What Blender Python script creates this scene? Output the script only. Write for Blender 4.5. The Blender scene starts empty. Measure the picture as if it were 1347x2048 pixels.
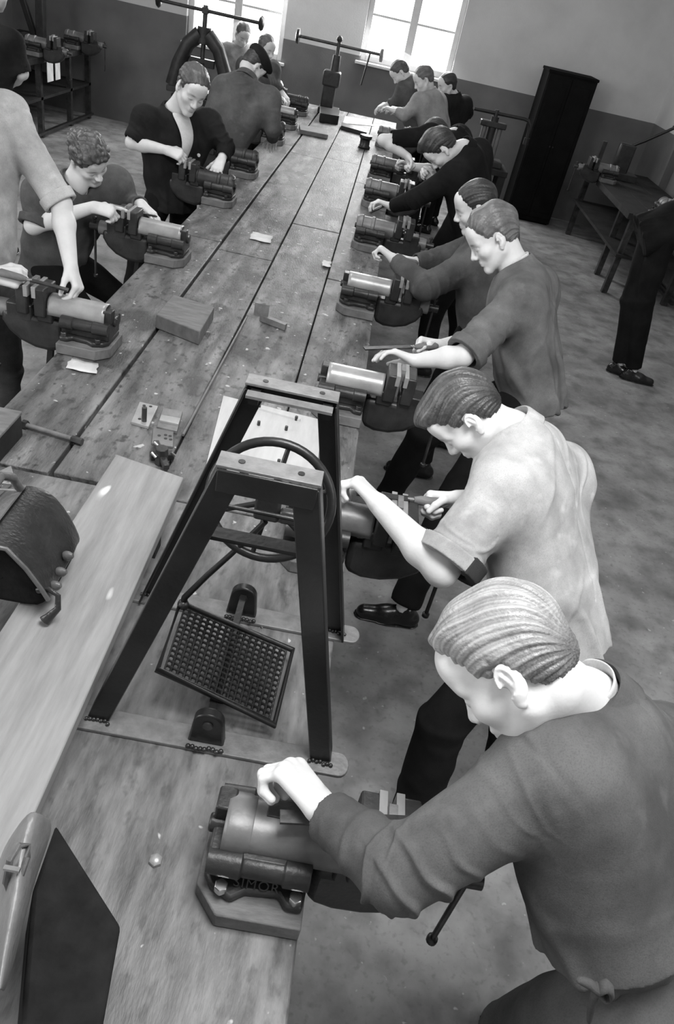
import bpy, bmesh, math, random
import numpy as np
from mathutils import Vector, Matrix

random.seed(7)
SC = bpy.context.scene
COL = SC.collection
PI = math.pi

# ------------------------------------------------------------------ camera
F_PX, W_PX, H_PX = 1450.0, 1347.0, 2048.0
CAM_H = 2.27
def _ray(u, v):
    return np.array([(u - W_PX / 2) / F_PX, (H_PX / 2 - v) / F_PX, -1.0])
_Y = _ray(826, -30); _Y /= np.linalg.norm(_Y)                 # the bench runs along +Y
_Z = np.cross(_ray(1826, 205), _Y); _Z /= np.linalg.norm(_Z)
if _Z[1] < 0: _Z = -_Z
_X = np.cross(_Y, _Z)
ROT = np.array([_X, _Y, _Z])
CPOS = np.array([0, 0, CAM_H])
def J(u, v, y):                                               # photo point on the upright plane at distance y
    d = ROT @ _ray(u, v); return CPOS + d * (y / d[1])
def ZP(u, v, z):                                              # photo point on the level plane at height z
    d = ROT @ _ray(u, v); return CPOS + d * ((z - CAM_H) / d[2])
cam_data = bpy.data.cameras.new('camera')
cam = bpy.data.objects.new('camera', cam_data); COL.objects.link(cam)
cam_data.sensor_fit = 'HORIZONTAL'; cam_data.sensor_width = 24.0
cam_data.lens = 24.0 * F_PX / W_PX
cam_data.clip_start = 0.02
M = Matrix([list(ROT[0]) + [0], list(ROT[1]) + [0], list(ROT[2]) + [CAM_H], [0, 0, 0, 1]])
cam.matrix_world = M
SC.camera = cam

# ------------------------------------------------------------------ light
world = bpy.data.worlds.new('world'); SC.world = world; world.use_nodes = True
world.node_tree.nodes['Background'].inputs[0].default_value = (1, 1, 1, 1)
world.node_tree.nodes['Background'].inputs[1].default_value = 5.0     # overcast daylight outside
def area(name, loc, target, sx, sy, power):
    l = bpy.data.lights.new(name, 'AREA'); l.shape = 'RECTANGLE'; l.size = sx; l.size_y = sy; l.energy = power
    o = bpy.data.objects.new(name, l); COL.objects.link(o); o.location = loc
    o.rotation_euler = (Vector(target) - Vector(loc)).to_track_quat('-Z', 'Y').to_euler()
    return o
area('ceiling_light_front', (0.35, 0.75, 3.75), (0.25, 1.2, 0), 1.1, 1.1, 105)
area('ceiling_light_mid', (-0.8, 5.0, 3.75), (-0.6, 5.8, 0), 1.0, 2.4, 52)
area('daylight_left_front', (-4.9, 0.3, 2.0), (0.4, 1.2, 1.2), 3.4, 1.8, 165)
area('daylight_left_mid', (-4.9, 5.6, 2.6), (-1.8, 5.2, 0.2), 3.0, 1.7, 75)
area('daylight_right_front', (3.5, 0.3, 2.6), (0.9, 1.6, 0.6), 2.6, 1.8, 55)
area('daylight_end_left', (-2.1, 11.0, 2.3), (-1.0, 6.5, 0.6), 1.1, 1.9, 60)
area('daylight_end_right', (0.15, 11.0, 2.35), (-0.4, 6.5, 0.7), 1.1, 1.8, 105)
SC.view_settings.view_transform = 'Standard'
SC.view_settings.look = 'None'
SC.view_settings.gamma = 1.0
SC.view_settings.use_curve_mapping = False
SC.view_settings.exposure = 0.0

# ------------------------------------------------------------------ materials
def mat(name, c0, c1=None, scale=8.0, rough=0.7, bump=0.0, bscale=60.0, metal=0.0, stretch=(1, 1, 1), spec=0.5, detail=5.0, tone=None, coords='Object'):
    m = bpy.data.materials.new(name); m.use_nodes = True
    nt = m.node_tree; n = nt.nodes; L = nt.links
    b = n['Principled BSDF']
    b.inputs['Roughness'].default_value = rough; b.inputs['Metallic'].default_value = metal
    b.inputs['Specular IOR Level'].default_value = spec
    tc = n.new('ShaderNodeTexCoord'); mp = n.new('ShaderNodeMapping'); mp.inputs['Scale'].default_value = stretch
    L.new(tc.outputs[coords], mp.inputs[0])
    col = None
    if c1 is None: c1 = c0
    nz = n.new('ShaderNodeTexNoise'); nz.inputs['Scale'].default_value = scale; nz.inputs['Detail'].default_value = detail
    nz.inputs['Roughness'].default_value = 0.6
    L.new(mp.outputs[0], nz.inputs['Vector'])
    rp = n.new('ShaderNodeValToRGB'); rp.color_ramp.elements[0].position = 0.32; rp.color_ramp.elements[1].position = 0.68
    rp.color_ramp.elements[0].color = (c0, c0, c0, 1); rp.color_ramp.elements[1].color = (c1, c1, c1, 1)
    L.new(nz.outputs['Fac'], rp.inputs[0]); col = rp.outputs[0]
    if tone:
        at = n.new('ShaderNodeAttribute'); at.attribute_name = tone
        mx = n.new('ShaderNodeMix'); mx.data_type = 'RGBA'; mx.blend_type = 'MULTIPLY'; mx.inputs[0].default_value = 1.0
        L.new(col, mx.inputs[6]); L.new(at.outputs['Fac'], mx.inputs[7]); col = mx.outputs[2]
    L.new(col, b.inputs['Base Color'])
    if bump:
        nb = n.new('ShaderNodeTexNoise'); nb.inputs['Scale'].default_value = bscale; nb.inputs['Detail'].default_value = 3.0
        L.new(mp.outputs[0], nb.inputs['Vector'])
        bp = n.new('ShaderNodeBump'); bp.inputs['Strength'].default_value = bump; bp.inputs['Distance'].default_value = 0.01
        L.new(nb.outputs['Fac'], bp.inputs['Height']); L.new(bp.outputs[0], b.inputs['Normal'])
    m['out_col'] = 1
    return m
def ramp_layer(m, scale, pos, width, value, stretch=(1, 1, 1), coords='Object', detail=4.0, strength=1.0, kind='noise'):
    """lay stains or specks of a fixed grey over a material"""
    nt = m.node_tree; n = nt.nodes; L = nt.links; b = n['Principled BSDF']
    src = b.inputs['Base Color'].links[0].from_socket
    tc = n.new('ShaderNodeTexCoord'); mp = n.new('ShaderNodeMapping'); mp.inputs['Scale'].default_value = stretch
    L.new(tc.outputs[coords], mp.inputs[0])
    nz = n.new('ShaderNodeTexNoise'); nz.inputs['Scale'].default_value = scale; nz.inputs['Detail'].default_value = detail
    L.new(mp.outputs[0], nz.inputs['Vector'])
    rp = n.new('ShaderNodeValToRGB'); e = rp.color_ramp.elements
    e[0].position = pos; e[1].position = min(0.999, pos + width)
    e[0].color = (0, 0, 0, 1); e[1].color = (strength,) * 3 + (1,)
    L.new(nz.outputs['Fac'], rp.inputs[0])
    mx = n.new('ShaderNodeMix'); mx.data_type = 'RGBA'
    L.new(rp.outputs[0], mx.inputs[0]); L.new(src, mx.inputs[6]); mx.inputs[7].default_value = (value, value, value, 1)
    L.new(mx.outputs[2], b.inputs['Base Color'])
    return m

WOOD = mat('bench_wood', 0.055, 0.22, 3.5, 0.55, 0.3, 40, stretch=(4.0, 1.0, 3.0), detail=8, coords='Object')
ramp_layer(WOOD, 4.2, 0.54, 0.10, 0.055, (1.2, 0.8, 1), detail=6, strength=0.92)
ramp_layer(WOOD, 13.0, 0.64, 0.05, 0.04, (1, 0.8, 1), detail=3, strength=0.9)
ramp_layer(WOOD, 5.0, 0.58, 0.14, 0.40, (2.2, .5, 1), detail=9, strength=0.5)
ramp_layer(WOOD, 38.0, 0.56, 0.12, 0.03, (1, .6, 1), detail=4, strength=0.7)
ramp_layer(WOOD, 24.0, 0.69, 0.03, 0.62, (1, 1, 1), detail=2, strength=0.75)
SHEET = mat('bench_sheet', 0.06, 0.24, 4.0, 0.5, 0.15, 40, stretch=(5.0, 1.2, 3.0), detail=8)
ramp_layer(SHEET, 3.6, 0.56, 0.12, 0.07, (1.2, 0.7, 1), detail=5, strength=0.7)
ramp_layer(SHEET, 42.0, 0.55, 0.15, 0.04, (1, .5, 1), detail=5, strength=0.6)
ramp_layer(SHEET, 30.0, 0.72, 0.03, 0.62, (1, 1, 1), detail=2, strength=0.7)
BOARD = mat('board_wood', 0.20, 0.31, 5.0, 0.5, 0.08, 50, stretch=(7.0, 0.8, 4.0), detail=7)
ramp_layer(BOARD, 9.0, 0.72, 0.03, 0.75, (1, 0.5, 1), detail=2, strength=0.8)
PLY = mat('plywood', 0.50, 0.62, 5.0, 0.6, 0.05, 50, stretch=(5, 1, 3))
BLOCKW = mat('block_wood', 0.12, 0.20, 12.0, 0.7, 0.15, 60, stretch=(1, 4, 1))
VBASE = mat('vise_base_wood', 0.09, 0.20, 9.0, 0.7, 0.25, 50, stretch=(1, 3, 1))
DARKWOOD = mat('dark_wood', 0.018, 0.036, 6.0, 0.75, 0.2, 40, spec=0.15)
STEEL = mat('dark_steel', 0.045, 0.11, 14.0, 0.36, 0.06, 80, metal=0.75)
IRON = mat('black_iron', 0.008, 0.018, 10.0, 0.36, 0.06, 90, metal=0.0)
CAST = mat('cast_iron', 0.022, 0.05, 12.0, 0.42, 0.12, 90, metal=0.3)
HOOD = mat('worn_steel', 0.30, 0.46, 9.0, 0.38, 0.05, 60, metal=0.35)
HOODD = mat('worn_dark_steel', 0.13, 0.22, 9.0, 0.46, 0.08, 60, metal=0.3)
BRIGHT = mat('bright_steel', 0.55, 0.7, 20.0, 0.22, 0.0, metal=0.95)
RUST = mat('mill_steel', 0.16, 0.26, 25.0, 0.5, 0.15, 90, metal=0.3)
LEATHER = mat('black_leather', 0.012, 0.03, 10.0, 0.36, 0.25, 90)
LEATHERB = mat('brown_leather', 0.06, 0.13, 9.0, 0.42, 0.2, 80)
LEATHERL = mat('tan_leather', 0.12, 0.22, 9.0, 0.42, 0.2, 60)
PAPER = mat('paper', 0.55, 0.72, 10, 0.8)
FLOOR = mat('floor_concrete', 0.15, 0.36, 2.2, 0.75, 0.25, 30, detail=8)
ramp_layer(FLOOR, 6.5, 0.46, 0.30, 0.07, detail=10, strength=0.75)
ramp_layer(FLOOR, 45.0, 0.55, 0.2, 0.09, detail=6, strength=0.5)
ramp_layer(FLOOR, 28.0, 0.70, 0.04, 0.5, detail=2, strength=0.6)
CEIL = mat('ceiling_plaster', 0.6, 0.66, 3.0, 0.9)
FRAMEW = mat('window_paint', 0.62, 0.70, 12, 0.55)
LOCKER = mat('dark_paint', 0.006, 0.010, 6, 0.85, spec=0.08)
RUBBER = mat('bag_dark', 0.010, 0.020, 18, 0.8, 0.2, 70, spec=0.08)
GLASS = bpy.data.materials.new('window_glass'); GLASS.use_nodes = True
_nt = GLASS.node_tree; _nt.nodes.remove(_nt.nodes['Principled BSDF'])
_t = _nt.nodes.new('ShaderNodeBsdfTransparent'); _g = _nt.nodes.new('ShaderNodeBsdfGlossy'); _g.inputs['Roughness'].default_value = 0.05
_m = _nt.nodes.new('ShaderNodeMixShader'); _m.inputs[0].default_value = 0.05
_nt.links.new(_t.outputs[0], _m.inputs[1]); _nt.links.new(_g.outputs[0], _m.inputs[2])
_nt.links.new(_m.outputs[0], _nt.nodes['Material Output'].inputs[0])

def wall_mat(name, dado):
    """plaster: pale paint above, darker oil paint below the dado line"""
    m = mat(name, 0.56, 0.66, 1.6, 0.8, 0.2, 60, detail=7)
    nt = m.node_tree; n = nt.nodes; L = nt.links; b = n['Principled BSDF']
    up = b.inputs['Base Color'].links[0].from_socket
    tc = n.new('ShaderNodeTexCoord'); sp = n.new('ShaderNodeSeparateXYZ'); L.new(tc.outputs['Object'], sp.inputs[0])
    mt = n.new('ShaderNodeMath'); mt.operation = 'GREATER_THAN'; mt.inputs[1].default_value = dado; L.new(sp.outputs[2], mt.inputs[0])
    nz = n.new('ShaderNodeTexNoise'); nz.inputs['Scale'].default_value = 1.7; nz.inputs['Detail'].default_value = 8
    L.new(tc.outputs['Object'], nz.inputs['Vector'])
    rp = n.new('ShaderNodeValToRGB'); e = rp.color_ramp.elements
    e[0].position = 0.35; e[1].position = 0.66; e[0].color = (0.12,) * 3 + (1,); e[1].color = (0.18,) * 3 + (1,)
    L.new(nz.outputs['Fac'], rp.inputs[0])
    mx = n.new('ShaderNodeMix'); mx.data_type = 'RGBA'
    L.new(mt.outputs[0], mx.inputs[0]); L.new(rp.outputs[0], mx.inputs[6]); L.new(up, mx.inputs[7])
    L.new(mx.outputs[2], b.inputs['Base Color'])
    return m
WALL = wall_mat('wall_paint', 1.41)

# ------------------------------------------------------------------ mesh helpers
def tag(o, label=None, cat=None, group=None, kind=None):
    if label: o['label'] = label
    if cat: o['category'] = cat
    if group: o['group'] = group
    if kind: o['kind'] = kind
    return o
def thing(name, label, cat, loc=(0, 0, 0), rz=0.0, group=None):
    o = bpy.data.objects.new(name, None); COL.objects.link(o); o.empty_display_size = 0.1
    o.location = loc; o.rotation_euler = (0, 0, rz)
    return tag(o, label, cat, group)
def copy_tree(o, parent=None):
    c = o.copy(); COL.objects.link(c)
    if parent is not None: c.parent = parent
    for ch in list(o.children): copy_tree(ch, c)
    return c
class MB:
    def __init__(s): s.bm = bmesh.new()
    def add(s, verts, faces):
        vs = [s.bm.verts.new(Vector([float(c) for c in v])) for v in verts]
        for f in faces:
            try: s.bm.faces.new([vs[i] for i in f])
            except ValueError: pass
        return s
    def box(s, c, d, rot=None):
        x, y, z = d[0] / 2, d[1] / 2, d[2] / 2
        vs = [Vector(p) for p in ((-x, -y, -z), (x, -y, -z), (x, y, -z), (-x, y, -z), (-x, -y, z), (x, -y, z), (x, y, z), (-x, y, z))]
        if rot is not None: vs = [rot @ v for v in vs]
        return s.add([v + Vector(c) for v in vs], ((0, 3, 2, 1), (4, 5, 6, 7), (0, 1, 5, 4), (1, 2, 6, 5), (2, 3, 7, 6), (3, 0, 4, 7)))
    def bar(s, a, b, w, d, up=(0, 0, 1)):
        """rectangular bar from a to b, w across, d along 'up'"""
        a, b = Vector([float(c) for c in a]), Vector([float(c) for c in b]); t = (b - a).normalized(); u = Vector(up)
        l = t.cross(u).normalized(); u = l.cross(t)
        vs = []
        for p in (a, b):
            for i, j in ((-1, -1), (1, -1), (1, 1), (-1, 1)): vs.append(p + l * (i * w / 2) + u * (j * d / 2))
        return s.add(vs, ((3, 2, 1, 0), (4, 5, 6, 7), (0, 1, 5, 4), (1, 2, 6, 5), (2, 3, 7, 6), (3, 0, 4, 7)))
    def tube(s, pts, r, n=12, closed=False, cap=True):
        P = [Vector([float(c) for c in p]) for p in pts]; k = len(P)
        R = r if isinstance(r, (list, tuple)) else [r] * k
        rings = []; prev = None
        for i in range(k):
            if closed: t = P[(i + 1) % k] - P[i - 1]
            else: t = P[min(i + 1, k - 1)] - P[max(i - 1, 0)]
            t.normalize()
            if prev is None:
                ref = Vector((0, 0, 1)) if abs(t.z) < 0.9 else Vector((1, 0, 0)); u = t.cross(ref).normalized()
            else: u = (prev - t * prev.dot(t)).normalized()
            prev = u; w = t.cross(u)
            rings.append([s.bm.verts.new(P[i] + u * (R[i] * math.cos(2 * PI * j / n)) + w * (R[i] * math.sin(2 * PI * j / n))) for j in range(n)])
        for i in range(k if closed else k - 1):
            A, B = rings[i], rings[(i + 1) % k]
            for j in range(n): s.bm.faces.new((A[j], A[(j + 1) % n], B[(j + 1) % n], B[j]))
        if cap and not closed: s.bm.faces.new(rings[0][::-1]); s.bm.faces.new(rings[-1])
        return s
    def cyl(s, a, b, r, n=20, r2=None): return s.tube([a, b], [r, r if r2 is None else r2], n)
    def lathe(s, base, axis, prof, n=24):
        """prof: (distance along axis, radius)"""
        a = Vector(axis).normalized(); b = Vector([float(c) for c in base])
        return s.tube([b + a * p[0] for p in prof], [max(p[1], 1e-4) for p in prof], n)
    def prism(s, poly, a0, a1, axis='y'):
        """polygon extruded along an axis"""
        def pt(p, a):
            return {'y': (p[0], a, p[1]), 'x': (a, p[0], p[1]), 'z': (p[0], p[1], a)}[axis]
        n = len(poly); vs = [pt(p, a0) for p in poly] + [pt(p, a1) for p in poly]
        return s.add(vs, [tuple(range(n))[::-1], tuple(range(n, 2 * n))] + [(i, (i + 1) % n, n + (i + 1) % n, n + i) for i in range(n)])
    def grid(s, P):
        """sheet from a 2-D list of points"""
        R = [[s.bm.verts.new(Vector([float(c) for c in p])) for p in row] for row in P]
        for i in range(len(R) - 1):
            for j in range(len(R[0]) - 1): s.bm.faces.new((R[i][j], R[i][j + 1], R[i + 1][j + 1], R[i + 1][j]))
        return s
    def ball(s, c, r, n=14):
        bmesh.ops.create_uvsphere(s.bm, u_segments=n, v_segments=n // 2 + 2, radius=r, matrix=Matrix.Translation(Vector([float(x) for x in c]))); return s
    def build(s, name, m, parent=None, bevel=0.0, smooth=True, solid=0.0, segs=2, loc=None, sub=0):
        bmesh.ops.recalc_face_normals(s.bm, faces=s.bm.faces[:])
        me = bpy.data.meshes.new(name)
        if loc is not None: bmesh.ops.translate(s.bm, verts=s.bm.verts[:], vec=-Vector(loc))
        if smooth:
            for f in s.bm.faces: f.smooth = True
            for e in s.bm.edges:
                if len(e.link_faces) == 2 and e.calc_face_angle(0) > 0.7: e.smooth = False
        s.bm.to_mesh(me); s.bm.free()
        me.materials.append(m)
        o = bpy.data.objects.new(name, me); COL.objects.link(o)
        if loc is not None: o.location = loc
        if parent is not None: o.parent = parent
        if solid:
            md = o.modifiers.new('solid', 'SOLIDIFY'); md.thickness = solid; md.offset = 0
        if bevel:
            md = o.modifiers.new('bevel', 'BEVEL'); md.width = bevel; md.segments = segs; md.limit_method = 'ANGLE'; md.angle_limit = 0.6
        if sub:
            md = o.modifiers.new('sub', 'SUBSURF'); md.levels = sub; md.render_levels = sub
        return o
def struct(o, kind='structure'): o['kind'] = kind; return o
# ------------------------------------------------------------------ the room
X0, X1, Y0, Y1, ZC = -5.1, 3.62, -2.4, 11.2, 3.9
struct(MB().box(((X0 + X1) / 2, (Y0 + Y1) / 2, -0.05), (X1 - X0 + .6, Y1 - Y0 + .6, 0.1)).build('floor', FLOOR))
struct(MB().box(((X0 + X1) / 2, (Y0 + Y1) / 2, ZC + 0.05), (X1 - X0 + .6, Y1 - Y0 + .6, 0.1)).build('ceiling', CEIL))
struct(MB().box((X0 - 0.1, (Y0 + Y1) / 2, ZC / 2), (0.2, Y1 - Y0, ZC)).build('wall_left', WALL))
struct(MB().box((X1 + 0.1, (Y0 + Y1) / 2, ZC / 2), (0.2, Y1 - Y0, ZC)).build('wall_right', WALL))
struct(MB().box(((X0 + X1) / 2, Y0 - 0.1, ZC / 2), (X1 - X0, 0.2, ZC)).build('wall_front', WALL))
WINS = [(-2.80, -1.52, 1.14, 3.2), (-0.50, 0.72, 1.36, 3.2)]
bw = MB(); xs = [X0 - .2, WINS[0][0], WINS[0][1], WINS[1][0], WINS[1][1], X1 + .2]
for a, b in ((0, 1), (2, 3), (4, 5)): bw.box(((xs[a] + xs[b]) / 2, Y1 + 0.15, ZC / 2), (xs[b] - xs[a], 0.3, ZC))
for x0, x1, z0, z1 in WINS:
    bw.box(((x0 + x1) / 2, Y1 + .15, z0 / 2), (x1 - x0, .3, z0)); bw.box(((x0 + x1) / 2, Y1 + .15, (z1 + ZC) / 2), (x1 - x0, .3, ZC - z1))
struct(bw.build('wall_back', WALL))
for i, (x0, x1, z0, z1) in enumerate(WINS):
    f = MB(); y = Y1 + .14; t = .07
    f.box((x0 + t / 2, y, (z0 + z1) / 2), (t, .09, z1 - z0)); f.box((x1 - t / 2, y, (z0 + z1) / 2), (t, .09, z1 - z0))
    f.box(((x0 + x1) / 2, y, z0 + t / 2), (x1 - x0 - 2 * t, .09, t)); f.box(((x0 + x1) / 2, y, z1 - t / 2), (x1 - x0 - 2 * t, .09, t))
    w = struct(f.build('window_%d' % (i + 1), FRAMEW, bevel=.006))
    xm = (x0 + x1) / 2
    MB().box((xm, y, (z0 + z1) / 2), (.10, .08, z1 - z0 - 2 * t)).build('mullion', FRAMEW, w, bevel=.006)
    for zz in (z0 + .52, z0 + 1.1):
        for s in (-1, 1):
            MB().box((xm + s * ((x1 - x0) / 4 - .01), y, zz), ((x1 - x0) / 2 - t - .05, .04, .025)).build('glazing_bar', FRAMEW, w)
    zb = [z0 + t, z0 + .52, z0 + 1.1, z1 - t]
    for k in range(3):
        for s in (-1, 1):
            MB().box((xm + s * ((x1 - x0) / 4 - .01), y, (zb[k] + zb[k + 1]) / 2), ((x1 - x0) / 2 - t - .05, .004, zb[k + 1] - zb[k] - .025)).build('pane', GLASS, w)
    MB().box((xm, Y1 - .01, z0 - .02), (x1 - x0 + .1, .1, .035)).build('window_sill', FRAMEW, w, bevel=.006)
# pale corner pier beside the right wall
struct(MB().box((X1 - .05, Y1 - .55, ZC / 2), (.1, 1.1, ZC)).build('trim_1', WALL))

# ------------------------------------------------------------------ the workbench
BT = 0.87
bench = thing('workbench', 'long plank topped workbench with stained worn boards down the middle of the workshop', 'workbench', (0, 0, 0))
planks = []
def plank(x0, x1, y0, y1, m=WOOD, dz=0.0, jag=0.0):
    mb = MB(); mb.box(((x0 + x1) / 2, (y0 + y1) / 2, BT - .03 + dz), (x1 - x0, y1 - y0, .06))
    o = mb.build('plank', m, bench, bevel=.004); planks.append(o); return o
plank(-1.09, .139, -.55, 1.798, SHEET)
random.seed(3)
for (x0, x1, ys) in ((-1.09, -.812, (1.815, 4.33, 7.5, 10.25)), (-.796, -.482, (1.82, 4.19, 7.2, 10.25)),
                     (-.474, -.153, (1.81, 5.02, 7.32, 10.25)), (-.147, .139, (1.815, 4.1, 6.6, 8.7, 10.25))):
    for a, b in zip(ys[:-1], ys[1:]): plank(x0, x1, a, b - .008, WOOD, random.uniform(-.002, .001))
for y in (-.3, 2.2, 4.6, 7.0, 10.0):
    for x in (-.98, .03):
        MB().box((x, y, .4), (.1, .1, .8)).build('leg', DARKWOOD, bench, bevel=.005)
    MB().box((-.475, y, .805 - .04), (.9, .07, .07)).build('cross_rail', DARKWOOD, bench)
for x in (-.98, .03): MB().box((x, 4.85, .74), (.05, 10.4, .12)).build('apron', DARKWOOD, bench)
MB().box((-.475, 4.85, .22), (.8, 10.2, .03)).build('lower_shelf', DARKWOOD, bench)

# ------------------------------------------------------------------ vises
def arch(w, z0, z1, n=14, p=2.6):
    pts = []
    for i in range(n + 1):
        a = PI * i / n
        c, s_ = math.cos(a), math.sin(a)
        pts.append((w * math.copysign(abs(c) ** (2 / p), c), z0 + (z1 - z0) * abs(s_) ** (2 / p)))
    return pts
def make_vise(name, label, hoodmat=HOOD, group=None, text=False, ringed=False, strut=False):
    t = thing(name, label, 'vise', (0, 0, 0), 0, group)
    b = MB().prism([(-.20, -.075), (-.155, -.125), (.0, -.125), (.0, .125), (-.155, .125), (-.20, .075)], 0, .042, 'z')
    b.build('base_block', VBASE, t, bevel=.003)
    c = MB()
    c.prism([(-.19, -.06), (-.175, -.085), (-.135, -.102), (-.11, -.085), (-.05, -.08), (-.035, -.1), (-.005, -.1), (0, -.06),
             (0, .06), (-.005, .1), (-.035, .1), (-.05, .08), (-.11, .085), (-.135, .102), (-.175, .085), (-.19, .06)], .042, .062, 'z')
    c.box((-.095, 0, .095), (.19, .13, .07))
    base = c.build('base_casting', CAST, t, bevel=.006)
    for x, y in ((-.155, -.088), (-.02, -.086), (-.155, .088), (-.02, .086)):
        MB().cyl((x, y, .06), (x, y, .078), .013, 6).build('bolt', BRIGHT if text else STEEL, base, bevel=.002)
    if text:
        cu = bpy.data.curves.new('lettering', 'FONT'); cu.body = 'SIMOR'; cu.size = .026; cu.extrude = .002; cu.space_character = 1.15
        tmp = bpy.data.objects.new('tmp', cu); COL.objects.link(tmp); bpy.context.view_layer.update()
        me = bpy.data.meshes.new_from_object(tmp.evaluated_get(bpy.context.evaluated_depsgraph_get()))
        bpy.data.objects.remove(tmp); me.name = 'lettering'; me.materials.clear(); me.materials.append(STEEL)
        lo = bpy.data.objects.new('lettering', me); COL.objects.link(lo); lo.parent = base
        lo.location = (-.135, -.0795, .066); lo.rotation_euler = (math.radians(58), 0, 0)
    for s in (-1, 1):
        r = MB()
        prof = [(0, .0), (.002, .024), (.062, .026), (.066, .02), (.07, .021), (.138, .021), (.142, .026), (.188, .026), (.19, 0)]
        r.lathe((-.19, s * .062, .108), (1, 0, 0), prof, 18).build('guide_rail', CAST, t)
    # belly: the curved underside that hangs out over the bench edge
    poly = [(.002, .09), (.002, -.015), (.02, -.035), (.06, -.048), (.12, -.045), (.18, -.025), (.225, .01), (.25, .05), (.25, .1)]
    MB().prism(poly, -.042, .042, 'y').build('belly', CAST, t, bevel=.02, segs=3)
    if ringed:
        prof = [(-.0, .05), (.02, .062), (.035, .062), (.04, .056), (.09, .056), (.095, .062), (.11, .062), (.115, .055), (.24, .055), (.245, .05), (.26, .05)]
        MB().lathe((-.19, 0, .128), (1, 0, 0), prof, 28).build('barrel', hoodmat, t)
    else:
        P = []
        prof = arch(.050, .118, .172 if text else .184)
        for x in [-.165, -.15, -.02, .05, .058]:
            P.append([(x, y, z) for y, z in prof])
        MB().grid(P).build('hood', hoodmat, t, solid=.004)
        if text:
            P = [[(x, y * k, .118 + (z - .118) * k) for y, z in prof] for x, k in ((-.17, 1.06), (-.162, 1.09), (-.135, 1.09), (-.122, 1.02), (-.118, 1.0))]
            MB().grid(P).build('hood_rim', hoodmat, t, solid=.003)
            MB().prism([(-.002, .170), (.040, .160), (.040, .168), (-.002, .178)], -.10, .05, 'x').build('hood_cap', CAST, t, bevel=.002)
    MB().box((-.175, .02, .15), (.035, .045, .05)).cyl((-.2, 0, .12), (-.15, 0, .12), .017, 14).build('screw_nut', CAST, t, bevel=.004)
    MB().box((-.04, 0, .135), (.2, .07, .045)).build('inner_slide', CAST, t)
    j = MB().box((.085, 0, .16), (.045, .12, .115)).box((.07, 0, .11), (.06, .1, .06)).build('fixed_jaw', CAST, t, bevel=.006)
    MB().box((.104, 0, .2), (.016, .125, .044)).build('jaw_plate', HOOD if not text else HOOD, j, bevel=.001)
    j = MB().box((.155, 0, .16), (.045, .12, .115)).box((.175, 0, .1), (.1, .085, .07)).build('moving_jaw', CAST, t, bevel=.006)
    MB().box((.136, 0, .2), (.016, .125, .044)).build('jaw_plate', HOOD, j, bevel=.001)
    MB().cyl((.22, 0, .09), (.275, 0, .09), .036, 24).build('screw_head', HOODD, t, bevel=.004)
    MB().cyl((.27, 0, .09), (.325, 0, .09), .019, 16).build('screw', STEEL, t)
    h = MB().cyl((.30, 0, -.17), (.30, 0, .13), .0065, 10).build('handle', STEEL, t)
    MB().lathe((.30, 0, -.185), (0, 0, 1), [(0, .006), (.003, .012), (.014, .012), (.018, .007)], 12).build('knob', STEEL, h)
    MB().lathe((.30, 0, .125), (0, 0, 1), [(0, .007), (.004, .012), (.014, .012), (.018, .006)], 12).build('knob', STEEL, h)
    MB().box((.120, 0, .212), (.016, .06, .045)).build('workpiece', RUST, t)
    if strut: MB().bar((.07, 0, -.04), (.17, 0, -.868), .022, .022).build('strut', IRON, t)
    return t
def put(t, x, y, right=True, z=BT + .0015):
    t.location = (x, y, z); t.rotation_euler = (0, 0, 0 if right else PI); return t
ER, EL = .139, -1.09
v1 = put(make_vise('bench_vise', 'nearest bench vise with raised lettering and square bolts, under a jacket sleeve', HOODD, text=True), ER, .722)
VG = 'bench vises along the workbench edges'
tag(v1, group=VG)
hv = make_vise('bench_vise', 'bench vise behind the treadle stand worked by the man in the pale shirt', HOODD, VG)
put(hv, ER, 1.70)
def dupv(src, label, x, y, right=True):
    c = copy_tree(src); c['label'] = label; return put(c, x, y, right)
hl = make_vise('bench_vise', 'bench vise with bright curved hood beside the far top of the treadle stand', HOOD, VG); put(hl, ER, 2.60)
dupv(hl, 'bench vise with bright hood beside the bent elbow of the half hidden man', ER, 3.72)
vr = make_vise('bench_vise', 'dark ringed bench vise below the bright forward hand of the young man in black', HOODD, VG, ringed=True); put(vr, ER, 4.85)
dupv(vr, 'dark bench vise in front of the raised hand of the young man in black', ER, 5.95)
dupv(vr, 'dark bench vise in front of the bare forearm at the right edge', ER, 6.9)
dupv(vr, 'small far bench vise in front of the man in the light coat', ER, 8.5)
ls = make_vise('bench_vise', 'bench vise with bright hood and floor strut at the left edge under the bare arm', HOOD, VG, strut=True); put(ls, EL, 2.70, False)
dupv(ls, 'bench vise with bright hood and wood block in front of the curly haired man', EL, 3.86, False)
lr = make_vise('bench_vise', 'dark ringed bench vise under the splayed hand of the man in the open jacket', CAST, VG, ringed=True); put(lr, EL, 5.12, False)
dupv(lr, 'dark ringed bench vise between the open jacketed man and the capped man', EL, 6.0, False)
dupv(lr, 'dark bench vise just beyond the back of the man in the cap', EL, 7.45, False)
dupv(ls, 'far bench vise with bright hood, middle of the three behind the capped man', EL, 8.35, False)
dupv(lr, 'farthest bench vise on the left edge near the tall screw press', EL, 9.3, False)

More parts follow.
